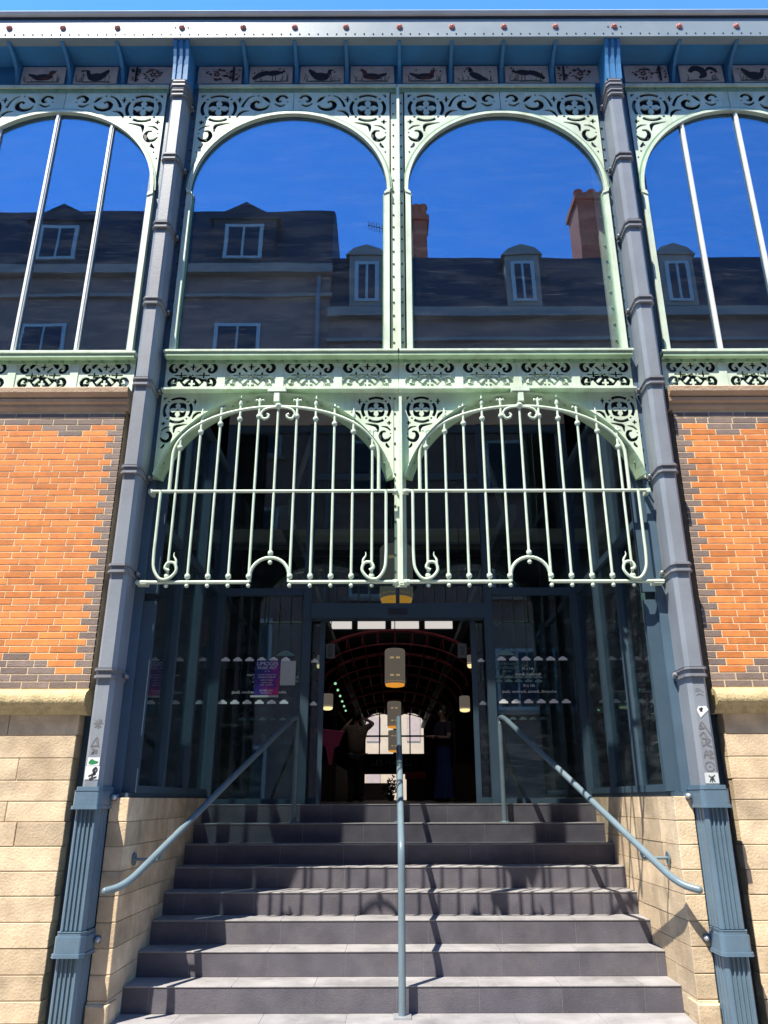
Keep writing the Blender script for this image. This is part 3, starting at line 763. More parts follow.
# fretwork frieze between upper windows and lower arches
def frieze(x0, x1, xs, label, low=4.80, deep=0.0):
    t = thing('fretwork_beam', label, 'beam', ((x0+x1)/2, 5.85, 4.98), 'fretwork beams below the upper windows')
    xs = sorted(xs); cuts = [x0]+[(a+b)/2 for a, b in zip(xs, xs[1:])]+[x1]
    for i, x in enumerate(xs):
        a, b = cuts[i]+.001, cuts[i+1]-.001
        z0, z1 = low+.02, 5.118
        sx = min(.212, x-a-.012, b-x-.012)
        d = plate([(a, z0), (b, z0), (b, z1), (a, z1)], frieze_holes(x, (z0+z1)/2+.005, sx, .127), .012)
        mb = MB(); mb.raw(d, 0, lambda p: (p[0], p[1]+5.856, p[2]))
        for c in (a, b):
            if x0+.1 < c < x1-.1:
                for z in (z0+.06, z0+.11, z1-.11, z1-.06): mb.lathe([(.007, 0), (.007, .004), (.003, .007)], (c+(.03 if c == a else -.03), 5.85, z), 6, 0, ax='y')
        mb.build('fretwork_panel', 'green', t)
        if i and not (x0 < -.1 < .1 < x1 and False):
            mb = MB(); mb.box(cuts[i]-.034, cuts[i]+.034, 5.842, 5.8495, z0, z1-.03); mb.build('splice_plate', 'green', t)
    mb = MB(); mb.box(x0, x1, 5.884, 5.892, low+.02, 5.12); mb.build('shade_backing', 'navy', t)  # added dark sheet: shade behind the frieze openings put into colour
    if abs(x0+x1) < 3:
        a, b = (x0+.46, x1) if x0 < -1 else (x0, x1-.46)
        mb = MB(); mb.box(a, b, 5.8645, 5.883, low+.02, 4.985); mb.build('backing_angle', 'green', t)
    mb = MB(); yq = 5.752 if abs(x0+x1) < 3 else 5.775
    mb.box(x0-.012, x1+.012, yq, 5.88, 5.153, 5.177)
    mb.build('sill', 'green', t, bevel=.004)
    mb = MB(); mb.box(x0, x1, yq+.012, 5.87, 5.119, 5.152); mb.box(x0, x1, 5.842, 5.85, 5.085, 5.118); rivets(mb, x0, x1, 5.842, 5.10, .115, .012, 1)
    mb.build('top_angle', ['green_shaded', 'green_dark'], t)
    mb = MB(); mb.box(x0, x1, 5.775, 5.895, low-.004, low+.012); mb.box(x0, x1, 5.838, 5.85, low+.012, low+.055); rivets(mb, x0, x1, 5.838, low+.034, .115, .009)
    mb.build('bottom_angle', 'green', t)
frieze(-2.02, -.002, [-1.785, -1.28, -.775, -.27], 'pale green fretwork beam over the grille beside the green-stickered column')
frieze(.002, 2.02, [.27, .775, 1.28, 1.785], 'pale green fretwork beam over the grille beside the scrawled column')
frieze(-XE, -2.29, [-2.54, -3.08, -3.62, -4.16, -4.68], 'pale green fretwork beam on the brick wall beside the green-stickered column')
frieze(2.29, XE, [2.54, 3.08, 3.62, 4.16, 4.68], 'pale green fretwork beam on the brick wall beside the scrawled column')

# lower arches
def lower_arch(s):
    cx = s*1.028; rr = 1.0; cz = 3.735; zt = 4.795
    t = thing('iron_arch', 'x', 'arch', (cx, 5.85, 4.0), 'green iron arches over the grilles')
    t['label'] = 'pale green iron arch framing the grille ' + ('above the poster on the glass' if s < 0 else 'above the printed opening hours')
    a0 = math.asin((4.0-cz)/rr); n = 40
    def arc(r): return [(cx+r*math.cos(PI-a0-(PI-2*a0)*i/n), cz+r*math.sin(PI-a0-(PI-2*a0)*i/n)) for i in range(n+1)]
    ou, inn = arc(rr+.012), arc(rr-.046)
    mb = MB()
    vs = [(u, 5.752, v) for u, v in ou]+[(u, 5.858, v) for u, v in inn]+[(u, 5.884, v) for u, v in inn]+[(u, 5.884, v) for u, v in ou]
    k = n+1; fs = []
    for i in range(n):
        for b in range(4): c = (b+1) % 4; fs.append((b*k+i, b*k+i+1, c*k+i+1, c*k+i))
    mb.add(vs, fs, 0, False); mb.add(vs, [(0, k, 2*k, 3*k), (n, 3*k+n, 2*k+n, k+n)], 0)
    for i in range(2, n-1, 2):
        mb.ball(((ou[i][0]+inn[i][0])/2, 5.803, (ou[i][1]+inn[i][1])/2), .0085, 6, 1)
    mb.build('arch_rib', ['green_shaded', 'green_dark'], t)
    mb = MB(); o2, i2 = arc(rr+.030), arc(rr+.012)
    for i in range(n): mb.prism([o2[i], o2[i+1], i2[i+1], i2[i]], lambda u, v, w: (u, w, v), 5.838, 5.848)
    for i in range(2, n-1, 2): mb.lathe([(.008, 0), (.008, .004), (.003, .008)], ((o2[i][0]+i2[i][0])/2, 5.838, (o2[i][1]+i2[i][1])/2), 6, 1, ax='y')
    mb.build('arch_moulding', ['green', 'rivet'], t)
    for q in (-1, 1):
        xe = cx+q*1.0
        if q*s > 0: xe = s*2.03      # outer side meets the column flange
        else: xe = s*.045
        pts = [(xe, zt), (xe, 4.0)]
        half = [p for p in arc(rr+.003) if (p[0]-cx)*q >= -1e-6]
        half = half if q < 0 else half[::-1]
        outer = pts+half+[(cx+q*.002, zt)]
        outer[-2] = (cx+q*.002, outer[-2][1])
        fx = (lambda v: xe-q*v-q*.012)
        H = spandrel_holes(fx, lambda v: zt-.022-v, .69, strip=False, bold=1.5)
        keep = []
        for h in H:
            if all(math.hypot(u-cx, v-cz) > rr+.036 and abs(u-xe) > .005 for u, v in h): keep.append(h)
        d = plate(outer, keep, .012)
        mb = MB(); mb.raw(d, 0, lambda p: (p[0], p[1]+5.858, p[2])); mb.build('spandrel', 'green', t)
    mb = MB(); hb = [(cx+1.03*s*0, 0)]
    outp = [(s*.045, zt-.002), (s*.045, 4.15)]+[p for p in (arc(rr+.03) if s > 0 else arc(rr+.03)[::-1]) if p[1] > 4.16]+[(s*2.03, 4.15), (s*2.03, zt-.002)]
    mb.prism(outp, lambda u, v, w: (u, w, v), 5.888, 5.896); mb.build('shade_backing', 'navy', t)  # navy sheet stands for the darkness behind the lower spandrels
    mb = MB(); mb.box(cx-.078, cx+.078, 5.742, 5.80, 4.752, 4.80); mb.box(cx-.025, cx+.025, 5.748, 5.79, 4.66, 4.752)
    mb.build('keystone', 'green', t, bevel=.004)
for s in (-1, 1): lower_arch(s)

# grilles
def grille(s):
    cx = s*1.012; y = 5.775; zr = 3.858; zb = 3.102
    t = thing('window_grille', 'x', 'grille', (cx, y, zb), 'white iron grilles in the lower arches')
    t['label'] = 'pale wrought iron grille with spear bars, ' + ('above the poster on the glass' if s < 0 else 'above the printed opening hours')
    A, B, Z0 = .845, .45, 4.175
    sp = .1585; g = 'grille'
    for k in range(-5, 6):
        x = cx+k*sp; zt = Z0+B*math.sqrt(1-(k*sp/A)**2)
        bot = zb if abs(k) > 0 else 3.29
        mb = MB(); top = zt+.05
        mb.tube([(x, y, bot-(.0 if k else 0)), (x, y, top)], .0108, 8)
        if k:
            mb.ball((x, y, zb-.028), .017); mb.lathe([(.012, -.02), (.022, -.01), (.022, .012), (.015, .02)], (x, y, zb+.045), 10)
        else:
            mb.ball((x, y, 3.26), .018); mb.lathe([(.012, -.02), (.021, -.01), (.021, .012), (.013, .02)], (x, y, 3.335), 10)
        if k:
            zc = zt-.085
            mb.lathe([(.012, -.022), (.023, -.008), (.023, .010), (.012, .022)], (x, y, zc), 10)
            if abs(k) % 2 == 0: mb.lathe([(.012, 0), (.020, .022), (.012, .05), (.001, .10)], (x, y, top-.01), 8)
            else:
                mb.lathe([(.010, 0), (.015, .02), (.008, .045), (.001, .066)], (x, y, top-.01), 8)
                for q in (-1, 1): mb.tube([(x, y, top), (x+q*.016, y, top+.018), (x+q*.030, y, top+.022), (x+q*.034, y, top+.008)], [.006, .009, .010, .004], 6)
        mb.build('bar', g, t)
    # arched bar
    pts = [(cx-A, y, zr)]+[(cx+A*math.cos(PI-PI*i/36), y, Z0+B*math.sin(PI-PI*i/36)) for i in range(37)]+[(cx+A, y, zr)]
    mb = MB(); mb.tube(pts, .0145, 8); mb.build('arched_bar', g, t)
    # crown scrolls
    for q in (-1, 1):
        zc = Z0+B
        p = [(0, .0), (.06, -.008), (.105, -.03), (.122, -.07), (.10, -.105), (.066, -.10), (.055, -.075), (.073, -.062)]
        pp = [(cx+q*(.155-a*0 - (.155-.03) + a) if False else cx+q*(.02+a), y-.012, zc-.012+b) for a, b in p]
        mb = MB(); mb.tube(catmull(pp, 4), .0105, 7)
        mb.tube(catmull([(cx+q*.135, y-.012, zc-.085), (cx+q*.125, y-.012, zc-.12), (cx+q*.108, y-.012, zc-.135)][::1], 3), [.010]*4+[.004]*3, 6)
        mb.build('scroll', g, t)
    mb = MB(); mb.ball((cx, y-.006, Z0+B), .03, 10); mb.ball((cx, y-.03, Z0+B), .015, 8); mb.build('boss', g, t)
    # rails
    xo, xi = s*2.02, s*.03
    mb = MB(); mb.tube([(xo, y, zr), (xi, y, zr)], .0145, 8); mb.box(xo-.03 if s > 0 else xo, xo if s > 0 else xo+.03, y-.014, y+.09, zr-.016, zr+.016)
    mb.build('middle_rail', g, t)
    mb = MB()
    for a, b in ((xo+s*.02, cx+s*(sp-.004)), (cx-s*(sp-.004), xi)):
        mb.tube([(a, y, zb), (b, y, zb)], .0145, 8)
    mb.box(min(xo-s*.06, xo+s*.018), max(xo-s*.06, xo+s*.018), y-.010, y+.085, zb-.015, zb+.015)
    mb.build('bottom_rail', g, t)
    mb = MB(); r_ = sp-.006
    mb.tube([(cx-r_, y, zb)]+[(cx+r_*math.cos(PI-PI*i/16), y, zb+.045+r_*math.sin(PI-PI*i/16)) for i in range(17)]+[(cx+r_, y, zb)], .014, 8)
    mb.build('small_arch', g, t)
    for q in (-1, 1):
        x = cx+q*.905
        p = [(x, zr), (x, zr-.4), (x, zb+.22), (x-q*.012, zb+.10), (x-q*.065, zb+.022), (x-q*.135, zb+.026), (x-q*.185, zb+.085), (x-q*.168, zb+.145), (x-q*.118, zb+.150), (x-q*.098, zb+.108), (x-q*.130, zb+.088)]
        mb = MB(); mb.tube(catmull([(a, y-.024, b) for a, b in p], 5), .012, 8)
        mb.tube(catmull([(x-q*.178, y-.024, zb+.125), (x-q*.178, y-.024, zb+.17), (x-q*.158, y-.024, zb+.205), (x-q*.160, y-.024, zb+.235)], 4), [.012, .012, .011, .010, .010, .009, .008, .007, .006, .005, .004, .003, .002], 6)
        mb.build('end_scroll', g, t)
for s in (-1, 1): grille(s)

# ------------------------------------------------------------------ glazed porch
ZP = 1.578; ZT = 5.12
def side_screen(s):
    t = thing('glass_screen', 'x', 'glazing', (s*1.96, 7.0, ZP))
    t['label'] = ('shaded glazed side of the porch above the stone cheek wall, by the poster' if s < 0 else 'sunlit glazed side of the porch above the stone cheek wall, by the opening hours')
    x0, x1 = sorted((s*1.925, s*1.985))
    mb = MB(); mb.box(x0+.024, x0+.032, 5.95, 8.22, ZP+.02, ZT); mb.build('pane', 'glass', t)
    for nm, za, zb_ in (('bottom_rail', ZP-.002, ZP+.05), ('top_rail', ZT-.06, ZT), ('middle_rail', 3.62, 3.68)): mb = MB(); mb.box(x0, x1, 5.94, 8.24, za, zb_); mb.build(nm, 'frame', t)
    for y in (6.60, 7.36):
        mb = MB(); mb.box(x0-(.02 if s > 0 else 0), x1+(.02 if s < 0 else 0), y-.03, y+.03, ZP+.05, ZT-.06); mb.build('mullion', 'frame', t)
    # outer post next to the column flange
    mb = MB(); a, b = sorted((s*1.905, s*2.004)); mb.box(a, b, 5.895, 5.94, ZP, 2.985); mb.build('corner_post', 'frame', t); mb = MB(); mb.box(a, b, 5.895, 5.94, 3.05, ZT); mb.build('corner_post', 'frame', t)
    mb = MB(); a, b = sorted((s*1.935, s*2.004)); mb.box(a, b, 5.92, 5.94, 2.985, 3.05); mb.build('notch_shade', 'navy', t)  # navy strip stands for the shade in the notch between posts
for s in (-1, 1): side_screen(s)

def cloud(x, z, w, h):
    """little market-hall silhouette"""
    return [(x-w, z), (x+w, z), (x+w, z+h*.45), (x+w*.62, z+h*.62), (x+w*.5, z+h*.82), (x+w*.15, z+h), (x-w*.15, z+h), (x-w*.5, z+h*.82), (x-w*.62, z+h*.62), (x-w, z+h*.45)]
YB = 8.25
def back_screen(s):
    t = thing('glass_screen', 'x', 'glazing', (s*1.46, YB, LAND))
    t['label'] = ('fixed glass panel beside the doorway with a blue poster on it' if s < 0 else 'fixed glass panel beside the doorway with printed opening hours')
    mb = MB(); a, b = sorted((s*1.02, s*1.90)); mb.box(a, b, YB, YB+.010, LAND+.04, ZT+.55); pn = mb.build('pane', 'glass', t)
    mb = MB()
    a, b = sorted((s*.935, s*1.02)); mb.box(a, b, YB-.05, YB+.05, LAND, ZT+.6)
    mb.build('door_post', 'frame', t)
    mb = MB(); a, b = sorted((s*1.88, s*1.985)); mb.box(a, b, YB-.05, YB+.06, LAND, ZT+.6); mb.build('corner_post', 'frame', t)
    mb = MB(); a, b = sorted((s*1.02, s*1.88)); mb.box(a, b, YB-.03, YB+.04, LAND, LAND+.05); mb.build('bottom_rail', 'frame', t); mb = MB(); mb.box(a, b, YB-.03, YB+.04, 3.62, 3.70); mb.build('middle_rail', 'frame', t)
    yv = YB-.003
    def row(pls, m, dy=0.0):
        mb = MB()
        for pl in pls: mb.add([(u, yv+dy, v) for u, v in pl], [tuple(range(len(pl)))])
        mb.build('decal_and_reflection_band', m, pn)
    for z in (2.91, 2.465): row([cloud(1.10+.131*i if s > 0 else -1.835+.128*i, z, .046, .042) for i in range(6)], 'white')
    row([cloud((1.19+.105*i) if s > 0 else (-1.62+.105*i), 2.30, .036, .030) for i in range(5 if s < 0 else 4)], 'white_dim', .016)  # smaller dim row drawn behind the pane as the decals' reflection
    lx = 1.15 if s > 0 else -1.20
    for z in (2.735, 2.695): row([cloud(lx-.09+.105*i if s > 0 else lx-.30+.105*i, z-.012, .040, .030) for i in range(5)], 'teal', .0012)
    row([[(lx-.10, 2.965), (lx+.10, 2.965), (lx+.085, 2.985), (lx+.02, 3.02), (lx-.02, 3.02), (lx-.085, 2.985)]], 'teal')
    def line(txt, size, x, z, m): mb = MB(); mb.raw(text_mesh(txt, size), 0, lambda p: (p[0]+x, p[1]+yv, p[2]+z)); mb.build('lettering', m, pn)
    xc = 1.375 if s > 0 else -1.46
    line('7h à 14h', .036, xc, 2.822, 'white'); line('mardi, mercredi', .042, xc, 2.765, 'white')
    line('7h à 15h', .036, xc, 2.645, 'white'); line('jeudi, vendredi, samedi, dimanche', .042, xc, 2.585, 'white')
    line('LES HALLES', .034, lx, 2.875, 'teal'); line('CENTRALES', .044, lx, 2.83, 'teal'); line('LIMOGES', .026, lx, 2.795, 'teal')
for s in (-1, 1): back_screen(s)

# doorway: header, transom, sliding leaves standing open
t = thing('door_portal', 'slate blue door frame with a transom light over the open sliding doors', 'door frame', (0, YB, LAND))
mb = MB(); mb.box(-.935, .935, YB-.07, YB+.10, 3.36, 3.52); mb.build('header', 'frame', t)
for xa, za, zb_ in ((.935, 3.74, 3.80), (.935, 5.0, 5.06), (1.88, 5.60, 5.68)): mb = MB(); mb.box(-xa, xa, YB-.035, YB+.05, za, zb_); mb.build('transom_bar', 'frame', t)
mb = MB(); mb.box(-.935, .935, YB+.005, YB+.013, 3.52, 5.60); mb.build('pane', 'glass', t)
mb = MB(); mb.box(-.02, .02, YB-.025, YB+.045, 3.52, 3.74); mb.build('mullion', 'frame', t)
mb = MB(); mb.box(-.10, .10, YB-.085, YB-.07, 3.40, 3.45); mb.build('sensor', 'black', t)
for s in (-1, 1):
    t = thing('sliding_door', 'x', 'door', (s*.86, YB+.09, LAND))
    t['label'] = 'narrow edge of the open sliding glass door next to ' + ('the poster panel' if s < 0 else 'the opening hours panel')
    a, b = sorted((s*.81, s*1.72)); mb = MB(); mb.box(a+.03, b, YB+.10, YB+.108, LAND+.03, 3.34); mb.build('pane', 'glass', t)
    mb = MB(); a, b = sorted((s*.79, s*.845)); mb.box(a, b, YB+.085, YB+.125, LAND+.004, 3.355); mb.build('stile', 'frame', t)
    mb = MB(); a, b = sorted((s*.845, s*1.72)); mb.box(a, b, YB+.085, YB+.125, LAND+.004, LAND+.06); mb.build('bottom_rail', 'frame', t)
    mb = MB()
    for z in (2.46, 2.91):
        pl = cloud(s*.895, z, .036, .040); mb.add([(u, YB+.0975, v) for u, v in pl], [tuple(range(len(pl)))], 0)
    mb.build('decal', 'white', t)
t = thing('porch_bulkhead', 'beige bulkhead board above the door glazing, seen behind the grilles', 'bulkhead', (0, 8.25, 5.7))
mb = MB(); mb.box(-1.98, 1.98, YB-.06, YB+.008, 5.69, 6.05); mb.build('board', 'porchceil', t)

# poster and notice on the glass
t = thing('poster', 'blue and magenta poster for a music event stuck on the door glass', 'poster', (-1.385, YB, 2.56))
mb = MB(); mb.box(-1.515, -1.255, YB-.008, YB-.004, 2.555, 2.915); pr = mb.build('print', 'poster', t)
for tx, sz, z in (('LIMOGES', .056, 2.880), ('MUSIC FEST', .040, 2.836), ('21 - 06', .018, 2.80), ('CONCERTS DANS LA VILLE', .0165, 2.765), ('SCENES OUVERTES', .022, 2.738), ('RUES ET PLACES', .018, 2.708), ('FANFARE - JAZZ', .016, 2.682), ('ROCK - CHANSON', .016, 2.658), ('ENTREE LIBRE', .022, 2.60), ('VILLE DE LIMOGES', .014, 2.575)):
    mb = MB(); mb.raw(text_mesh(tx, sz), 0, lambda p, z=z: (p[0]-1.385, p[1]+YB-.0092, p[2]+z)); mb.build('lettering', 'white', pr)
mb = MB(); mb.box(-1.55, -1.255, YB-.007, YB-.004, 2.532, 2.553)
tag(mb.build('paper_strip', 'paper', loc=(-1.4, YB, 2.54)), 'narrow white paper strip taped under the blue poster', 'notice')
mb = MB(); mb.box(-1.245, -1.085, YB-.007, YB-.004, 2.655, 2.91)
tag(mb.build('notice', 'paper', loc=(-1.165, YB, 2.66)), 'blank pale paper notice on the glass beside the blue poster', 'notice')

# ------------------------------------------------------------------ handrails
def handrail(s):
    t = thing('handrail', 'x', 'handrail', (s*1.02, 7.95, 1.32), 'blue grey tube handrails on the stairs')
    t['label'] = 'blue grey tube handrail ' + ('along the shaded cheek wall below the poster' if s < 0 else 'along the sunlit cheek wall below the opening hours')
    P = [(s*1.01, 7.95, 2.22), (s*1.012, 7.945, 2.285), (s*1.03, 7.88, 2.285), (s*1.06, 7.80, 2.25), (s*1.42, 6.85, 1.685), (s*1.74, 5.99, 1.165), (s*1.79, 5.86, 1.085), (s*1.83, 5.75, 1.025), (s*1.885, 5.68, .985), (s*1.955, 5.63, .965)]
    P = [P[0]]+catmull(P[1:4], 4)+[P[4]]+catmull(P[5:], 4)
    mb = MB(); mb.tube(P, .0245, 12); mb.ball(P[-1], .0243, 10); mb.build('rail', 'rail', t)
    mb = MB(); mb.tube([(s*1.01, 7.95, 1.32), (s*1.01, 7.95, 2.23)], .0235, 12); mb.lathe([(.05, 0), (.05, .01), (.028, .014)], (s*1.01, 7.95, 1.32), 14); mb.build('post', 'rail', t)
    mb = MB(); yb = 6.04; zb = 1.13
    mb.lathe([(.045, 0), (.045, .008)], (0, 0, 0), 14)
    o = len(mb.v); mb.v = [(s*1.912-s*h, yb+a, zb+b) for a, b, h in mb.v]
    mb.tube(catmull([(s*1.912, yb, zb), (s*1.80, yb, zb), (s*1.735, yb, zb-.002), (s*1.722, yb, zb+.02), (s*1.720, yb, zb+.055)], 4), .0105, 8)
    mb.build('wall_bracket', 'rail', t)
for s in (-1, 1): handrail(s)
t = thing('handrail', 'blue grey tube handrail standing alone down the middle of the stairs', 'handrail', (0, 5.99, .165), 'blue grey tube handrails on the stairs')
mb = MB()
P = catmull([(0, 7.95, 2.18), (0, 7.95, 2.25), (0, 7.92, 2.285), (0, 7.86, 2.265)], 4)+[(0, 7.0, 1.78)]+catmull([(0, 6.12, 1.285), (0, 6.03, 1.23), (0, 5.995, 1.16), (0, 5.99, 1.05)], 4)+[(0, 5.99, .17)]
mb.tube(P, .0255, 12); mb.build('rail', 'rail', t)
mb = MB(); mb.tube([(0, 7.95, 1.32), (0, 7.95, 2.19)], .0235, 12); mb.lathe([(.05, 0), (.05, .01), (.028, .014)], (0, 7.95, 1.32), 14); mb.build('post', 'rail', t)
mb = MB(); mb.box(-.06, .06, 5.93, 6.05, .166, .178); mb.build('base_plate', 'bolt', t)

# ------------------------------------------------------------------ stickers and scrawls on the columns
def scrawl(mb, lines, x, y, z, sc_, w=.0045, m=0):
    for k, ln in enumerate(lines):
        pl = stroke([(x+a*sc_, z+b*sc_) for a, b in ln], [w, w], 4)
        mb.add([(u, y-.0002*k, v) for u, v in pl], [tuple(range(len(pl)))], m)
colobj = {o['label'][:34]: o for o in col.objects if o.name.startswith('iron_column')}
colL = [o for o in col.objects if o.name.startswith('iron_column') and o.location.x < 0][0]
colR = [o for o in col.objects if o.name.startswith('iron_column') and o.location.x > 0][0]
yf = 5.6385
mb = MB()
scrawl(mb, [[(-1, 0), (1, .1)], [(-.7, -.8), (.7, .8)], [(-.7, .8), (.6, -.8)], [(0, -1), (.1, 1)]], -2.14, yf, 2.035, .032)
scrawl(mb, [[(-.9, -.6), (.2, 1.2), (.7, -.8)], [(-.9, -.6), (.8, -.4)], [(.1, .6), (.5, -.3)]], -2.143, yf, 1.90, .034)
scrawl(mb, [[(-.9, .6), (-.3, .7), (-.3, .2), (-.9, -.5), (-.2, -.5)], [(.1, .6), (.15, -.5)], [(.5, .6), (.55, -.5)]], -2.143, yf, 1.845, .026)
mb.build('graffiti', 'graf', colL)
mb = MB()
scrawl(mb, [[(-.8, .6), (-.2, .9), (.4, .5)], [(-.9, .2), (.2, .5), (.9, .1)], [(-.7, -.6), (0, -.2), (.7, -.6)]], 2.14, yf, 2.24, .034, .003, 1)
scrawl(mb, [[(-.3, 1), (-.7, .1), (.1, .2)], [(-.2, 1.0), (.9, -1.0)], [(-.8, -.9), (-.2, -.4), (.1, -1)], [(-.4, .5), (-.2, .1)]], 2.14, yf, 1.985, .05)
scrawl(mb, [[(-.8, .7), (.7, .4), (-.6, -.5)], [(.3, .8), (-.2, -.1), (.8, -.7)], [(-.8, .2), (-.7, -.6)]], 2.143, yf, 1.895, .042)
scrawl(mb, [[(-.8, -.6), (-.3, .7), (.2, -.6)], [(-.7, -.1), (.1, .0)], [(.3, .7), (.8, .3), (.4, -.1), (.8, -.7)], [(.3, .7), (.35, -.7)]], 2.143, yf, 1.815, .040)
mb.build('graffiti', ['graf', 'collar'], colR)
mb = MB(); scrawl(mb, [[(.9*math.cos(i*.5), .9*math.sin(i*.5)) for i in range(13)], [(-.2, 0), (.2, 0)]], 2.142, yf, 1.735, .034, .0035); mb.build('graffiti', 'graf', colR)
t = thing('sticker', 'white sticker printed with a green frog shape, above the ink-drawing sticker', 'sticker', (-2.14, yf, 1.775))
t['label'] = 'white sticker with a green blob, above the ink-drawing sticker on the column'
mb = MB(); mb.box(-2.183, -2.099, 5.6370, 5.6394, 1.752, 1.806); mb.build('sticker_paper', 'sticker', t)
mb = MB(); pl = [(-2.176, 1.772), (-2.165, 1.79), (-2.15, 1.797), (-2.138, 1.787), (-2.115, 1.782), (-2.104, 1.774), (-2.118, 1.764), (-2.15, 1.758), (-2.17, 1.762)]
mb.add([(u, 5.6364, v) for u, v in pl], [tuple(range(len(pl)))]); mb.build('green_print', 'sticker_green', t)
t = thing('sticker', 'white sticker with an inked figure, just over the fluted foot of the column', 'sticker', (-2.14, yf, 1.69))
t['label'] = 'white sticker with a black ink sketch, below the green blob sticker'
mb = MB(); mb.box(-2.190, -2.094, 5.6370, 5.6394, 1.662, 1.749); mb.build('sticker_paper', 'sticker', t)
mb = MB(); scrawl(mb, [[(-.2, -1.4), (.3, .2), (.5, .9)], [(.1, -.6), (.8, .3), (.5, .9), (0, .3), (.6, -.5)], [(-.8, -.8), (.2, -.3)], [(-.6, -1.3), (.9, -.9)]], -2.137, 5.6365, 1.708, .034, .006)
mb.build('ink_drawing', 'black', t)
t = thing('sticker', 'crooked white sticker with a black mark, topmost on the scrawled column', 'sticker', (2.145, yf, 2.095))
pl = [(2.105, 2.115), (2.125, 2.065), (2.188, 2.12), (2.172, 2.145), (2.118, 2.143)]
mb = MB(); mb.prism(pl, lambda u, v, w: (u, w, v), 5.6370, 5.6394); mb.build('sticker_paper', 'sticker', t)
mb = MB(); scrawl(mb, [[(-.8, .4), (-.1, .5), (-.4, -.1), (.1, .1)], [(-.3, .8), (.3, .5)]], 2.14, 5.6365, 2.112, .026, .006); mb.build('ink_drawing', 'black', t)
t = thing('sticker', 'pale sticker with a stick-figure sketch at the foot of the scrawled shaft', 'sticker', (2.14, yf, 1.66))
mb = MB(); mb.box(2.097, 2.190, 5.6370, 5.6394, 1.625, 1.695); mb.build('sticker_paper', 'collar_pale' if 'collar_pale' in M else 'paper', t)
mb = MB(); scrawl(mb, [[(0, -.9), (.05, .5)], [(-.7, .6), (0, .1), (.7, .7)], [(-.6, -.8), (0, -.1), (.6, -.8)], [(-.5, -.2), (.5, -.1)]], 2.145, 5.6365, 1.658, .03, .004); mb.build('ink_drawing', 'black', t)

# ------------------------------------------------------------------ market hall behind
HY = 42.0
t = thing('market_hall', 'dark market hall interior behind the doors, with an arched far wall', 'building', (0, 20, LAND))
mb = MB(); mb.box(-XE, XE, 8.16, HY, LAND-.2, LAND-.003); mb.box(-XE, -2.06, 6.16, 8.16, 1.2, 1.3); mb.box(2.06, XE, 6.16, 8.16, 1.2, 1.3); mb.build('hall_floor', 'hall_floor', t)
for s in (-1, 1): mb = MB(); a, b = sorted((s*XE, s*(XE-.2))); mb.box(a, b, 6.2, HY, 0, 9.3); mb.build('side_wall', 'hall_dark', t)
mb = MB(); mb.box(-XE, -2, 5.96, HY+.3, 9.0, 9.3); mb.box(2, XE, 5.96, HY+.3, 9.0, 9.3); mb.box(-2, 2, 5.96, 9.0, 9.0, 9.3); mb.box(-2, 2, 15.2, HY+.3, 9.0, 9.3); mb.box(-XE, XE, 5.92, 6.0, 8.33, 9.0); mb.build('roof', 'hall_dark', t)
mb = MB(); mb.box(-2, 2, 9.0, 15.2, 9.1, 9.12); mb.build('fill_roof_light', 'added_rooflight', t)  # unseen translucent panel added to brighten the hall
mb = MB(); mb.box(-XE+.2, XE-.2, 8.26, 8.34, 6.0, 9.0); mb.build('added_inner_wall', 'hall_dark', t)  # wall added to keep the bright roof panel out of view
# far wall: plate with two arches and a doorway
def archhole(x, w, z0, z1):
    return [(x-w, z0), (x+w, z0), (x+w, z1)]+arcpts((x, z1), w, w*.8, 0, 180, 12)[1:-1]+[(x-w, z1)]
holes = [archhole(-.75, .72, 3.75, 5.25), archhole(.85, .72, 3.75, 5.25), [(-1.5, LAND+.02), (.9, LAND+.02), (.9, 2.75), (-1.5, 2.75)]]
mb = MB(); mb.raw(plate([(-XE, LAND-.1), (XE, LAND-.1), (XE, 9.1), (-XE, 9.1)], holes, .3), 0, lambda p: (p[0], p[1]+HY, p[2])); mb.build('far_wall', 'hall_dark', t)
mb = MB(); mb.box(-1.6, 1.4, HY-.25, HY-.2, 3.05, 3.6)
mb.build('sign_board', 'black', t)
mb = MB(); mb.raw(text_mesh('LES HALLES', .42), 0, lambda p: (p[0]-.1, p[1]+HY-.26, p[2]+3.3)); mb.build('lettering', 'white', t)
for (x, r_) in ((-.75, .72), (.85, .72)):
    mb = MB(); mb.box(x-.03, x+.03, HY-.1, HY+.1, 3.75, 5.8); mb.box(x-r_, x+r_, HY-.1, HY+.1, 4.6, 4.68); mb.build('window_bars', 'black', t)
for s in (-1, 1):
    mb = MB(); mb.box(s*1.5-.08, s*1.5+.08, 9.5, HY-.4, 5.0, 5.16); tag(mb.build('roof_girder', 'hall_steel', loc=(s*1.5, 25, 5.0)), 'grey roof girder running deep into the hall ' + ('over the person taking a photo' if s < 0 else 'over the person in a blue skirt'), 'girder')
hoops = [(17.5, 'nearest'), (20.5, 'second'), (24, 'third'), (28, 'fourth'), (32.5, 'farthest')]
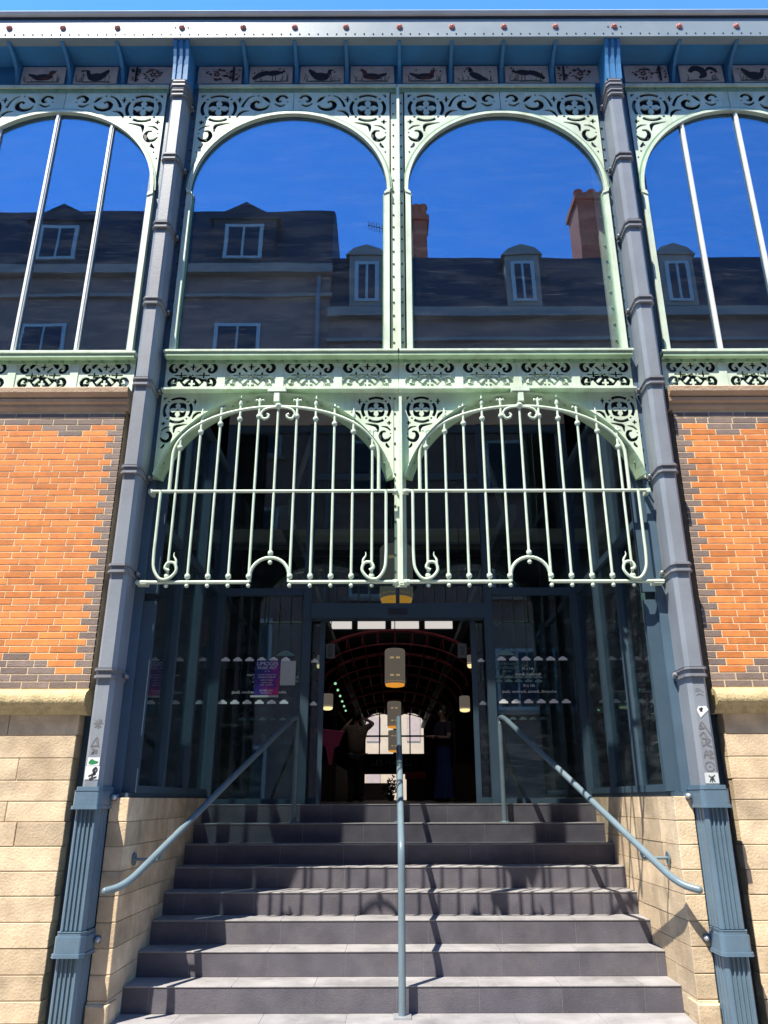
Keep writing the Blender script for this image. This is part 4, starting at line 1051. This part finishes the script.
for y, wd in hoops:
    mb = MB(); pts = [(1.9*math.cos(PI-PI*i/20), y, 4.3+.85*math.sin(PI-PI*i/20)) for i in range(21)]
    mb.tube(pts, .045, 6)
    mb.tube([(1.75*math.cos(PI-PI*i/20), y, 4.05+.80*math.sin(PI-PI*i/20)) for i in range(21)], .022, 5)
    for x in (-1.5, -1.1, -.75, -.4, 0, .4, .75, 1.1, 1.5):
        zq = 4.3+.85*math.sqrt(1-(x/1.9)**2); mb.tube([(x, y, zq), (x, y, zq-.27)], .016, 5)
        mb.tube([(x, y, zq), (x, y+3.2, zq)], .02, 5)
    tag(mb.build('roof_arch', 'hall_red', loc=(0, y, 4.3)), f'dark red curved roof hoop inside the hall, {wd} from the doors', 'roof hoop', 'red hoops inside the hall')
# glowing panels standing in for the hall's daylit clerestory windows
mb_lab = ['nearest the poster side', 'second from the poster side', 'third from the poster side', 'nearest the opening hours side']
for i, x in enumerate((-1.86, -.76, .34, 1.44)):
    t = thing('clerestory_glow', f'glowing white panel standing in for a hall clerestory window, {mb_lab[i]}', 'clerestory stand-in', (x, 25, 6.76), 'row of glowing clerestory stand-ins inside the hall')
    mb = MB(); mb.box(x-.43, x+.47, 25, 25.04, 6.77, 7.01); mb.build('glow_face', 'daylight_glow', t)
    mb = MB(); mb.box(x-.47, x+.51, 25.045, 25.1, 6.73, 7.05); mb.build('glow_back', 'black', t)

def lantern(x, y, zb, r, h, label, small=False):
    t = thing('pendant_lamp', label, 'lamp', (x, y, zb), 'pendant lamps in the hall')
    n = 20
    mb = MB(); mb.lathe([(r*.98, .0), (r, .02), (r, h), (r*.9, h+.03)], (x, y, zb+.05), n); mb.build('shade', 'lantern_glass', t)
    mb = MB(); mb.lathe([(r*.5, -.02), (r*.9, 0), (r*1.003, .10 if not small else .08)], (x, y, zb), n); mb.build('amber_bottom', 'amber' if not small else 'lamp_warm', t)
    mb = MB(); mb.tube([(x, y, zb+h+.06), (x, y, 8.95)], .012, 6); mb.build('cord', 'black', t)
    if not small:
        mb = MB()
        for k in range(2):
            for q in (-1, 1): mb.box(x+q*.07-.045, x+q*.07+.045, y-r-.004, y-r+.05, zb+h*(.72 if k else .2)+.05, zb+h*(.72 if k else .2)+.09)
        mb.build('bulb_glow', 'bulb', t)
lantern(0, 10.8, 4.17, .24, .75, 'large cylindrical pendant lamp nearest the doors, its amber bottom seen in the transom')
lantern(0, 18.4, 4.02, .24, .78, 'large cylindrical pendant lamp hanging in the middle of the red hoops')
lantern(0, 27.5, 3.84, .24, .80, 'cylindrical pendant lamp in front of the far arched windows, upper of two')
lantern(0, 34.5, 3.44, .25, .80, 'cylindrical pendant lamp in front of the far arched windows, lower of two')
lantern(-1.62, 19, 3.56, .13, .28, 'small pendant lamp with warm glow beside the string of green lights', True)
lantern(1.72, 19.5, 3.56, .13, .28, 'small pendant lamp with warm glow over the person in a blue skirt', True)
lantern(-1.55, 16, 4.08, .07, .16, 'tiny pendant lamp under the hanging stall sign nearest the poster', True)
lantern(1.55, 16, 4.08, .07, .16, 'tiny pendant lamp under the hanging stall sign nearest the opening hours', True)
mb = MB()
pts = [(-1.19-.01*i, 15.5+.9*i, 3.68-.01*i) for i in range(6)]
for p in pts: mb.ball(p, .026, 6)
mb.tube([(a, b, c+.03) for a, b, c in pts], .006, 4, 1)
tag(mb.build('string_lights', ['led_green', 'black'], loc=(-1.2, 19, 3.9)), 'short string of small green lights beside a warm pendant lamp', 'string lights')
for s, tx in ((-1, 'BOX'), (1, '220')):
    t = thing('hanging_sign', 'grey hanging sign with sideways lettering on the ' + ('poster side of the doorway' if s < 0 else 'opening hours side of the doorway'), 'sign', (s*.77, 9.6, 3.28))
    x = s*.86 if s < 0 else .76
    x = -.83 if s < 0 else .81
    mb = MB(); mb.box(x-.055, x+.055, 9.6, 9.62, 3.17, 3.35); mb.build('board', 'white_dim', t)
    mb = MB(); mb.raw(text_mesh(tx, .07, PI/2*(1 if s < 0 else -1)), 0, lambda p: (p[0]+x, p[1]+9.597, p[2]+3.26)); mb.build('lettering', 'black', t)
    mb = MB(); mb.tube([(x, 9.61, 3.35), (x, 9.61, 8.95)], .006, 4); mb.build('hanger', 'black', t)

t = thing('hall_beam', 'beige ceiling beam inside the hall, seen through the glass behind the grilles', 'beam', (0, 12, 5.5))
mb = MB(); mb.box(-3.2, 3.2, 12, 12.25, 5.42, 5.70); mb.build('beam_board', 'porchceil', t)
mb = MB(); mb.box(-3.2, 3.2, 11.9, 11.99, 5.40, 5.44); mb.build('ledge_strip', 'hall_steel', t)
for x in (-1.9, 1.9): mb = MB(); mb.tube([(x, 12.1, 5.70), (x*.55, 12.1, 8.9)], .05, 6); mb.build('strut', 'hall_steel', t)
# stanchion seen through the sunlit side glass
t = thing('iron_stanchion', 'pale green riveted stanchion seen through the sunlit side glass', 'column', (2.22, 6.25, 1.3))
mb = MB(); mb.box(2.0, 2.22, 6.20, 6.24, 1.3, 8.9); mb.box(2.10, 2.12, 6.10, 6.20, 1.3, 8.9)
for i in range(40): mb.ball((2.04, 6.197, 1.4+i*.18), .013, 6); mb.ball((2.17, 6.197, 1.45+i*.18), .013, 6)
mb.build('riveted_plate', 'green', t)
# market stalls
def stall(x0, x1, y0, y1, label):
    t = thing('market_stall', label, 'stall', ((x0+x1)/2, (y0+y1)/2, LAND), 'dark stalls along the hall')
    mb = MB(); mb.box(x0, x1, y0, y1, LAND, LAND+.95); mb.build('counter', 'wood', t)
    mb = MB(); mb.box(x0-.05, x1+.05, y0-.05, y1+.05, LAND+2.25, LAND+2.4); mb.build('canopy', 'hall_dark', t)
    for x in (x0+.04, x1-.04):
        for y in (y0+.04, y1-.04): mb = MB(); mb.box(x-.03, x+.03, y-.03, y+.03, LAND+.95, LAND+2.25); mb.build('post', 'wood', t)
    for k in range(14):
        mb = MB()
        a = random.uniform(x0+.15, x1-.15); b = random.uniform(y0+.1, y1-.1); h = random.uniform(.08, .22)
        mb.lathe([(.05, 0), (.06, h*.6), (.03, h)], (a, b, LAND+.95), 8)
        mb.build('jar', 'hall_steel', t)
stall(-4.2, -1.75, 14, 18.5, 'dark wooden stall deep in shade nearest the doors, poster side')
stall(1.9, 4.2, 14, 18.5, 'dark wooden stall deep in shade nearest the doors, opening hours side')
stall(-4.2, -1.6, 22, 30, 'dark wooden stall farther inside the hall, poster side')
stall(1.6, 4.2, 22, 30, 'dark wooden stall farther inside the hall, opening hours side')
# pink pennant, red box, plant, white counter
dX = .22
pl = [(-1.60, 2.66), (-1.12, 2.60), (-1.20, 2.38), (-1.27, 2.36), (-1.31, 2.08), (-1.36, 2.08), (-1.42, 2.36), (-1.52, 2.44)]
mb = MB(); mb.prism(pl, lambda u, v, w: (u+dX, w, v), 13.7, 13.72); mb.tube([(-1.62+dX, 13.71, 2.67), (-1.10+dX, 13.71, 2.61)], .012, 6); mb.tube([(-1.61+dX, 13.71, 2.67), (-1.61+dX, 13.71, LAND)], .015, 6)
tag(mb.build('pink_cloth', 'pink', loc=(-1.35, 13.7, LAND)), 'bright pink cloth hung up beside the person taking a photo', 'cloth')
t = thing('white_counter', 'long pale counter at the far end of the hall below the arches', 'counter', (-.6, 38, LAND))
mb = MB(); mb.box(-1.5, -.25, 38, 38.7, LAND, LAND+.7); mb.build('front', 'white', t); mb = MB(); mb.box(-1.55, -.2, 37.95, 38.75, LAND+.7, LAND+.76); mb.build('top', 'teal', t)
mb = MB(); mb.box(.45, 1.1, 30, 30.5, LAND, LAND+.75); mb.box(.40, 1.15, 29.95, 30.55, LAND+.75, LAND+1.0, 1)
tag(mb.build('red_box', ['wood', 'red_cloth'], loc=(.8, 30, LAND)), 'bright red box on a low stand beside the person in a blue skirt', 'box')
t = thing('potted_plant', 'leafy light green plant standing in front of the pale far counter', 'plant', (-.1, 30, LAND))
mb = MB()
for k in range(160):
    c = Vector((-.12+random.gauss(0, .13), 30+random.gauss(0, .13), LAND+.42+random.gauss(0, .17))); d = Vector((random.uniform(-1, 1), random.uniform(-1, 1), random.uniform(-.5, 1))).normalized()*.09; e = d.orthogonal().normalized()*.035
    mb.quad(c-d, c+e, c+d, c-e)
mb.build('leaves', 'plant', t); mb = MB(); mb.lathe([(.10, 0), (.14, .2), (.13, .2)], (-.12, 30, LAND), 12); mb.build('pot', 'wood', t)

# ------------------------------------------------------------------ people
def skinned(name, verts, edges, radii, mat, parent, sub=2, root=0):
    me = bpy.data.meshes.new(name); me.from_pydata(verts, edges, [])
    o = bpy.data.objects.new(name, me); col.objects.link(o)
    md = o.modifiers.new('skin', 'SKIN'); md.use_smooth_shade = True
    sv = me.skin_vertices[0].data if me.skin_vertices else None
    if sv is None:
        me.attributes  # older meshes need the layer made by the modifier
    for i, r_ in enumerate(radii):
        rr = r_ if isinstance(r_, tuple) else (r_, r_)
        me.skin_vertices[0].data[i].radius = rr; me.skin_vertices[0].data[i].use_root = (i == root)
    s2 = o.modifiers.new('sub', 'SUBSURF'); s2.levels = sub; s2.render_levels = sub
    dg = bpy.context.evaluated_depsgraph_get(); nm = bpy.data.meshes.new_from_object(o.evaluated_get(dg))
    nm.name = name; nm.materials.clear(); nm.materials.append(M[mat])
    for p in nm.polygons: p.use_smooth = True
    o.modifiers.clear(); o.data = nm
    if parent is not None: o.parent = parent
    return o
def fingers(V, E, Rr, wrist, d, side, curl):
    """palm plus four fingers and a thumb from the wrist vertex on"""
    d = Vector(d).normalized(); sd = Vector(side).normalized(); cu = Vector(curl).normalized()
    w = Vector(V[wrist]); palm = len(V); V.append(tuple(w+d*.05)); Rr.append((.034, .016)); E.append((wrist, palm))
    for k, ln in enumerate((.075, .085, .08, .062)):
        b = w+d*.085+sd*(-.03+.02*k); i = len(V)
        V += [tuple(b), tuple(b+d*ln*.5+cu*.012), tuple(b+d*ln*.8+cu*.04)]; Rr += [.010, .009, .007]; E += [(palm, i), (i, i+1), (i+1, i+2)]
    b = w+d*.035-sd*.038; i = len(V); V += [tuple(b), tuple(b+d*.035-sd*.018+cu*.015)]; Rr += [.012, .009]; E += [(palm, i), (i, i+1)]
def person(at, label, pose):
    t = thing('person', label, 'person', at)
    t.rotation_euler = (0, 0, R(pose['turn']))
    sh = 1.42; hz = .92
    V = [(0, 0, hz), (0, .0, 1.12), (0, .01, 1.30), (0, .0, 1.46), (0, -.01, 1.53), (0, -.02, 1.62), (0, -.015, 1.70)]
    Rr = [(.15, .105), (.125, .095), (.155, .105), (.07, .06), (.05, .05), (.078, .092), (.06, .072)]
    E = [(0, 1), (1, 2), (2, 3), (3, 4), (4, 5), (5, 6)]
    for s, key in ((-1, 'R'), (1, 'L')):
        el, wr = pose['elbow'+key], pose['wrist'+key]
        i = len(V); V += [(s*.17, .01, 1.41), tuple((Vector((s*.19, .01, 1.38))+Vector(el))/2), el, wr]; Rr += [.055, .047, .040, .028]
        E += [(2, i), (i, i+1), (i+1, i+2), (i+2, i+3)]
        d = Vector(wr)-Vector(el); fingers(V, E, Rr, i+3, d, Vector((0, -1, .2)) if key == 'R' else Vector((0, -1, .2)), Vector((-s, 0, 0)))
    for s in (-1, 1):
        i = len(V); V += [(s*.09, 0, .86), (s*.10, -.01, .50), (s*.10, .02, .09), (s*.11, -.11, .035)]; Rr += [.085, .058, .04, .036]; E += [(0, i), (i, i+1), (i+1, i+2), (i+2, i+3)]
    skinned('body', V, E, Rr, 'skin', t)
    # face: nose, ears, eyes
    mb = MB(); mb.lathe([(.016, 0), (.012, .02), (.003, .035)], (0, -.105, 1.615), 8, 0, ax='y'); mb.ball((-.083, -.01, 1.63), .022, 8); mb.ball((.083, -.01, 1.63), .022, 8); mb.build('face_features', 'skin', t)
    mb = MB(); mb.ball((-.032, -.097, 1.65), .011, 8); mb.ball((.032, -.097, 1.65), .011, 8); mb.box(-.025, .025, -.108, -.095, 1.575, 1.582); mb.build('eyes', 'hair', t)
    mb = MB(); mb.lathe([(.060+.034*math.sin(PI*i/10), -.03+.17*i/10 if i < 8 else .09+.01*i) for i in range(9)]+[(.02, .182)], (0, .018, 1.60), 14)
    if pose.get('bun'): mb.ball((0, .11, 1.70), .05, 10)
    mb.v = [(x, y*1.1 if y > -.04 else -.04+(y+.04)*.7, z) for x, y, z in mb.v]
    mb.build('hair', 'hair', t)
    # clothes
    V = [(0, 0, .86), (0, .0, 1.12), (0, .01, 1.31), (0, .0, 1.45)]; Rr = [(.205, .160), (.185, .150), (.215, .158), (.10, .085)]; E = [(0, 1), (1, 2), (2, 3)]
    for s, key in ((-1, 'R'), (1, 'L')):
        el = Vector(pose['elbow'+key]); a = Vector((s*.18, .01, 1.41)); i = len(V); V += [tuple(a), tuple(a.lerp(el, .75))]; Rr += [.072, .062]; E += [(2, i), (i, i+1)]
    skinned('shirt', V, E, Rr, pose['top'], t)
    if pose.get('skirt'):
        mb = MB(); n = 28; prof = [(.16, 1.04), (.185, .92), (.19, .6), (.215, .3), (.24, .06)]; vs = []
        for r_, z in prof:
            for j in range(n): a = 2*PI*j/n; q = r_*(1+.07*math.sin(a*7)*(1-z)); vs.append((q*math.cos(a), q*.8*math.sin(a), z))
        fs = [(i*n+j, i*n+(j+1) % n, (i+1)*n+(j+1) % n, (i+1)*n+j) for i in range(len(prof)-1) for j in range(n)]
        mb.add(vs, fs, 0, True); mb.build('skirt', 'skirt', t)
    else:
        V = [(0, 0, .93)]; Rr = [(.19, .145)]; E = []
        for s in (-1, 1): i = len(V); V += [(s*.095, 0, .84), (s*.10, -.01, .50), (s*.10, .02, .08)]; Rr += [.105, .078, .062]; E += [(0, i), (i, i+1), (i+1, i+2)]
        skinned('trousers', V, E, Rr, 'trousers', t)
    for s in (-1, 1): mb = MB(); mb.lathe([(.05, 0), (.055, .03), (.045, .07)], (s*.105, -.02, 0), 10); mb.lathe([(.048, 0), (.048, .03), (.03, .06)], (s*.11, -.11, 0), 10); mb.build('shoe', 'hair', t)
    for ch in t.children: ch.location = (0, 0, 0)
    return t
# parts are modelled round their own origin, so undo the offset build() applies
_b = MB.build
def _local(s, name, mats, parent=None, loc=(0, 0, 0), bevel=0): return _b(s, name, mats, parent, loc, bevel)
person((-.80, 16.4, LAND), 'person in a tan shirt and dark trousers taking a photo, arm raised',
       dict(turn=188, elbowR=(-.36, -.10, 1.52), wristR=(-.20, -.26, 1.63), elbowL=(.33, -.08, 1.30), wristL=(.12, -.28, 1.56), top='shirt'))
person((.93, 15.6, LAND), 'person in a dark top and long blue skirt standing with arms folded',
       dict(turn=-60, elbowR=(-.28, -.06, 1.14), wristR=(.06, -.22, 1.16), elbowL=(.28, -.06, 1.14), wristL=(-.06, -.26, 1.18), top='top_dark', skirt=True, bun=True))

# ------------------------------------------------------------------ sunlit house beyond the far end of the hall
t = thing('town_house', 'sunlit cream house glimpsed through the far arches of the hall', 'building', (0, 60, 0))
mb = MB(); mb.box(-14, 14, 60, 66, 0, 14); mb.build('wall', 'plaster', t)
for x in (-4.5, -1.5, 1.5, 4.5):
    for z in (2.5, 5.6, 8.6):
        mb = MB(); mb.box(x-.5, x+.5, 59.94, 60.0, z, z+1.8); mb.build('window', 'town_trim', t)

# ------------------------------------------------------------------ houses across the street (seen in the window panes)
def dormer(t, x, y, z, w, h, gable, stone):
    """dormer standing on the mansard slope: cheeks, front, window, little roof"""
    p = MB(); p.box(x-w/2, x+w/2, y-.9, y+.10, z, z+h)
    d = p.build('dormer', 'town_trim' if stone else 'slate', t)
    mb = MB()
    if gable: mb.prism([(x-w/2-.12, z+h), (x+w/2+.12, z+h), (x, z+h+w*.34)], lambda u, v, q: (u, q, v), y-.95, y+.16)
    else: mb.prism([(x-w/2-.1, z+h), (x+w/2+.1, z+h), (x+w/2-.1, z+h+.22), (x, z+h+.36), (x-w/2+.1, z+h+.22)], lambda u, v, q: (u, q, v), y-.95, y+.16)
    r = mb.build('dormer_roof', 'town_trim' if stone else 'slate', d)
    ww, wh = w*.54, h*.72
    f = MB(); f.box(x-ww/2-.07, x+ww/2+.07, y+.10, y+.16, z+.12, z+.12+wh+.1); wn = f.build('window', 'winframe', d)
    g = MB()
    for s in (-1, 1): g.box(x+s*ww/4-ww/4+.035, x+s*ww/4+ww/4-.035, y+.155, y+.168, z+.20, z+.06+wh+.06)
    g.build('pane', 'navy', d)
def town_house(name, x0, x1, wallh, eave, ridge, label, dorm, chim, lower):
    YF = -6.0
    t = thing(name, label, 'building', ((x0+x1)/2, YF, 0), 'town houses across the street')
    mb = MB(); mb.box(x0, x1, YF-9, YF, 0, eave); mb.build('wall', 'town_stone', t)
    mb = MB(); mb.box(x0-.05, x1+.05, YF, YF+.22, eave-.28, eave); mb.box(x0-.05, x1+.05, YF, YF+.12, eave-1.0, eave-.9); mb.build('cornice', 'town_trim', t)
    mb = MB(); mb.prism([(YF+.1, eave+.003), (YF-.5, ridge-.35), (YF-1.0, ridge), (YF-7.5, ridge), (YF-9, eave+.003)], lambda u, v, w: (w, u, v), x0, x1); mb.build('roof', 'slate', t)
    for (x, w, h, gb, so) in dorm: dormer(t, x, YF+.0, eave+.1, w, h, gb, so)
    for (x, y, w, dd, z1, pots) in chim:
        c = MB(); c.box(x-w/2, x+w/2, y-dd/2, y+dd/2, eave, z1); c.box(x-w/2-.07, x+w/2+.07, y-dd/2-.07, y+dd/2+.07, z1-.3, z1-.12); ch = c.build('chimney', 'chimney', t)
        for k in range(pots):
            q = MB(); q.lathe([(.13, 0), (.12, .35), (.15, .38), (.15, .46)], (x-w/2+w*(k+.5)/pots, y, z1), 10); q.build('chimney_pot', 'chimney', ch)
    for (x, z) in lower:
        f = MB(); f.box(x-.62, x+.62, YF-.02, YF+.05, z, z+1.75); wn = f.build('window', 'winframe', t)
        g = MB(); g.box(x-.52, x-.03, YF+.045, YF+.058, z+.1, z+1.65); g.box(x+.03, x+.52, YF+.045, YF+.058, z+.1, z+1.65); g.build('pane', 'navy', wn)
        s = MB(); s.box(x-.8, x+.8, YF, YF+.16, z-.14, z-.02); s.build('window_sill', 'town_trim', wn)
    return t
H1 = []
town_house('town_house', -24, -1.74, 0, 15.37, 18.15, 'tall slate roofed house mirrored in the windows, with gabled dormers',
           [(-9.4, 1.75, 1.45, True, False), (-4.2, 1.75, 1.5, True, False), (-14.6, 1.75, 1.45, True, False), (-19.8, 1.75, 1.45, True, False)], [],
           [(x, z) for x in (-19.8, -14.6, -9.4, -4.2) for z in (11.8, 8.3, 4.8, 1.2)])
town_house('town_house', -1.73, 26, 0, 13.95, 16.45, 'lower slate roofed house mirrored in the windows, with stone dormers and brick chimneys',
           [(-.74, .95, 1.65, False, True), (3.56, .95, 1.65, False, True), (7.8, .95, 1.65, False, True), (12, .95, 1.65, False, True), (16.2, .95, 1.65, False, True)],
           [(.80, -7.2, .42, .6, 18.1, 2), (6.15, -7.3, 1.25, 1.0, 18.75, 3), (14, -7.3, 1.1, .9, 18.6, 3)],
           [(x, z) for x in (-.74, 3.56, 7.8, 12, 16.2) for z in (10.6, 7.2, 3.9)])
mb = MB(); mb.tube([(-.12, -6.9, 16.3), (-.12, -6.9, 17.7)], .02, 5); mb.tube([(-.75, -6.9, 17.62), (.05, -6.9, 17.4)], .014, 5)
for k in range(9): mb.tube([(-.72+.08*k, -7.1, 17.61-.022*k), (-.72+.08*k, -6.7, 17.61-.022*k)], .009, 4)
tag(mb.build('antenna', 'black', loc=(0, -6.9, 15.7)), 'thin television antenna on the roof mirrored in the plain window', 'antenna')
mb = MB(); mb.tube([(-2.05, -5.88, 0), (-2.05, -5.88, 15.0)], .06, 8)
tag(mb.build('drainpipe', 'hall_steel', loc=(-2.05, -5.88, 0)), 'pale drainpipe on the mirrored tall house beside the lower roof', 'drainpipe')

# ------------------------------------------------------------------ light
A_, B_ = .73, 2.2
d = Vector((A_, 1, -B_)).normalized()
elev = math.asin(-d.z)
w = bpy.data.worlds.new('World'); sc.world = w; w.use_nodes = True
nt = w.node_tree; bg = nt.nodes['Background']; sky = nt.nodes.new('ShaderNodeTexSky'); sky.sky_type = 'NISHITA'; sky.sun_disc = False
sky.sun_elevation = elev
to_sun = -d
sky.sun_rotation = math.atan2(to_sun.x, to_sun.y)
sky.air_density = 1.0; sky.dust_density = .05; sky.ozone_density = 10.0
tn = nt.nodes.new('ShaderNodeMixRGB'); tn.blend_type = 'MULTIPLY'; tn.inputs['Fac'].default_value = 1; tn.inputs['Color2'].default_value = (.64, .98, 1.14, 1)
nt.links.new(sky.outputs[0], tn.inputs['Color1']); nt.links.new(tn.outputs[0], bg.inputs[0]); bg.inputs[1].default_value = .15
sl = bpy.data.lights.new('sun', 'SUN'); sl.energy = 3.7; sl.angle = R(.5); sl.color = (1, .93, .80)
so = bpy.data.objects.new('sun', sl); col.objects.link(so); so.rotation_euler = d.to_track_quat('-Z', 'Y').to_euler(); so.location = (-10, -15, 30)

# ------------------------------------------------------------------ camera
cd = bpy.data.cameras.new('camera'); cam = bpy.data.objects.new('camera', cd); col.objects.link(cam)
cam.location = (-.06, 0, 1.526)
cam.rotation_mode = 'XYZ'
q = Matrix.Rotation(R(90+20.43), 4, 'X') @ Matrix.Rotation(R(-.15), 4, 'Z')
cam.rotation_euler = q.to_euler()
cd.sensor_fit = 'VERTICAL'; cd.sensor_height = 36; cd.lens = 772/1024*36
cd.shift_x = (384-392)/1024
cd.clip_start = .05; cd.clip_end = 2000
sc.camera = cam
vs = sc.view_settings; vs.view_transform = 'Standard'; vs.look = 'None'; vs.exposure = 1.5; vs.gamma = 1; vs.use_curve_mapping = False
sc.cycles.use_denoising = True; sc.cycles.max_bounces = 8; sc.cycles.transparent_max_bounces = 16
sc.cycles.caustics_reflective = False; sc.cycles.caustics_refractive = False
for o in col.objects:
    if '_at' in o: del o['_at']
    if 'category' in o and 'kind' not in o: o['kind'] = 'thing'
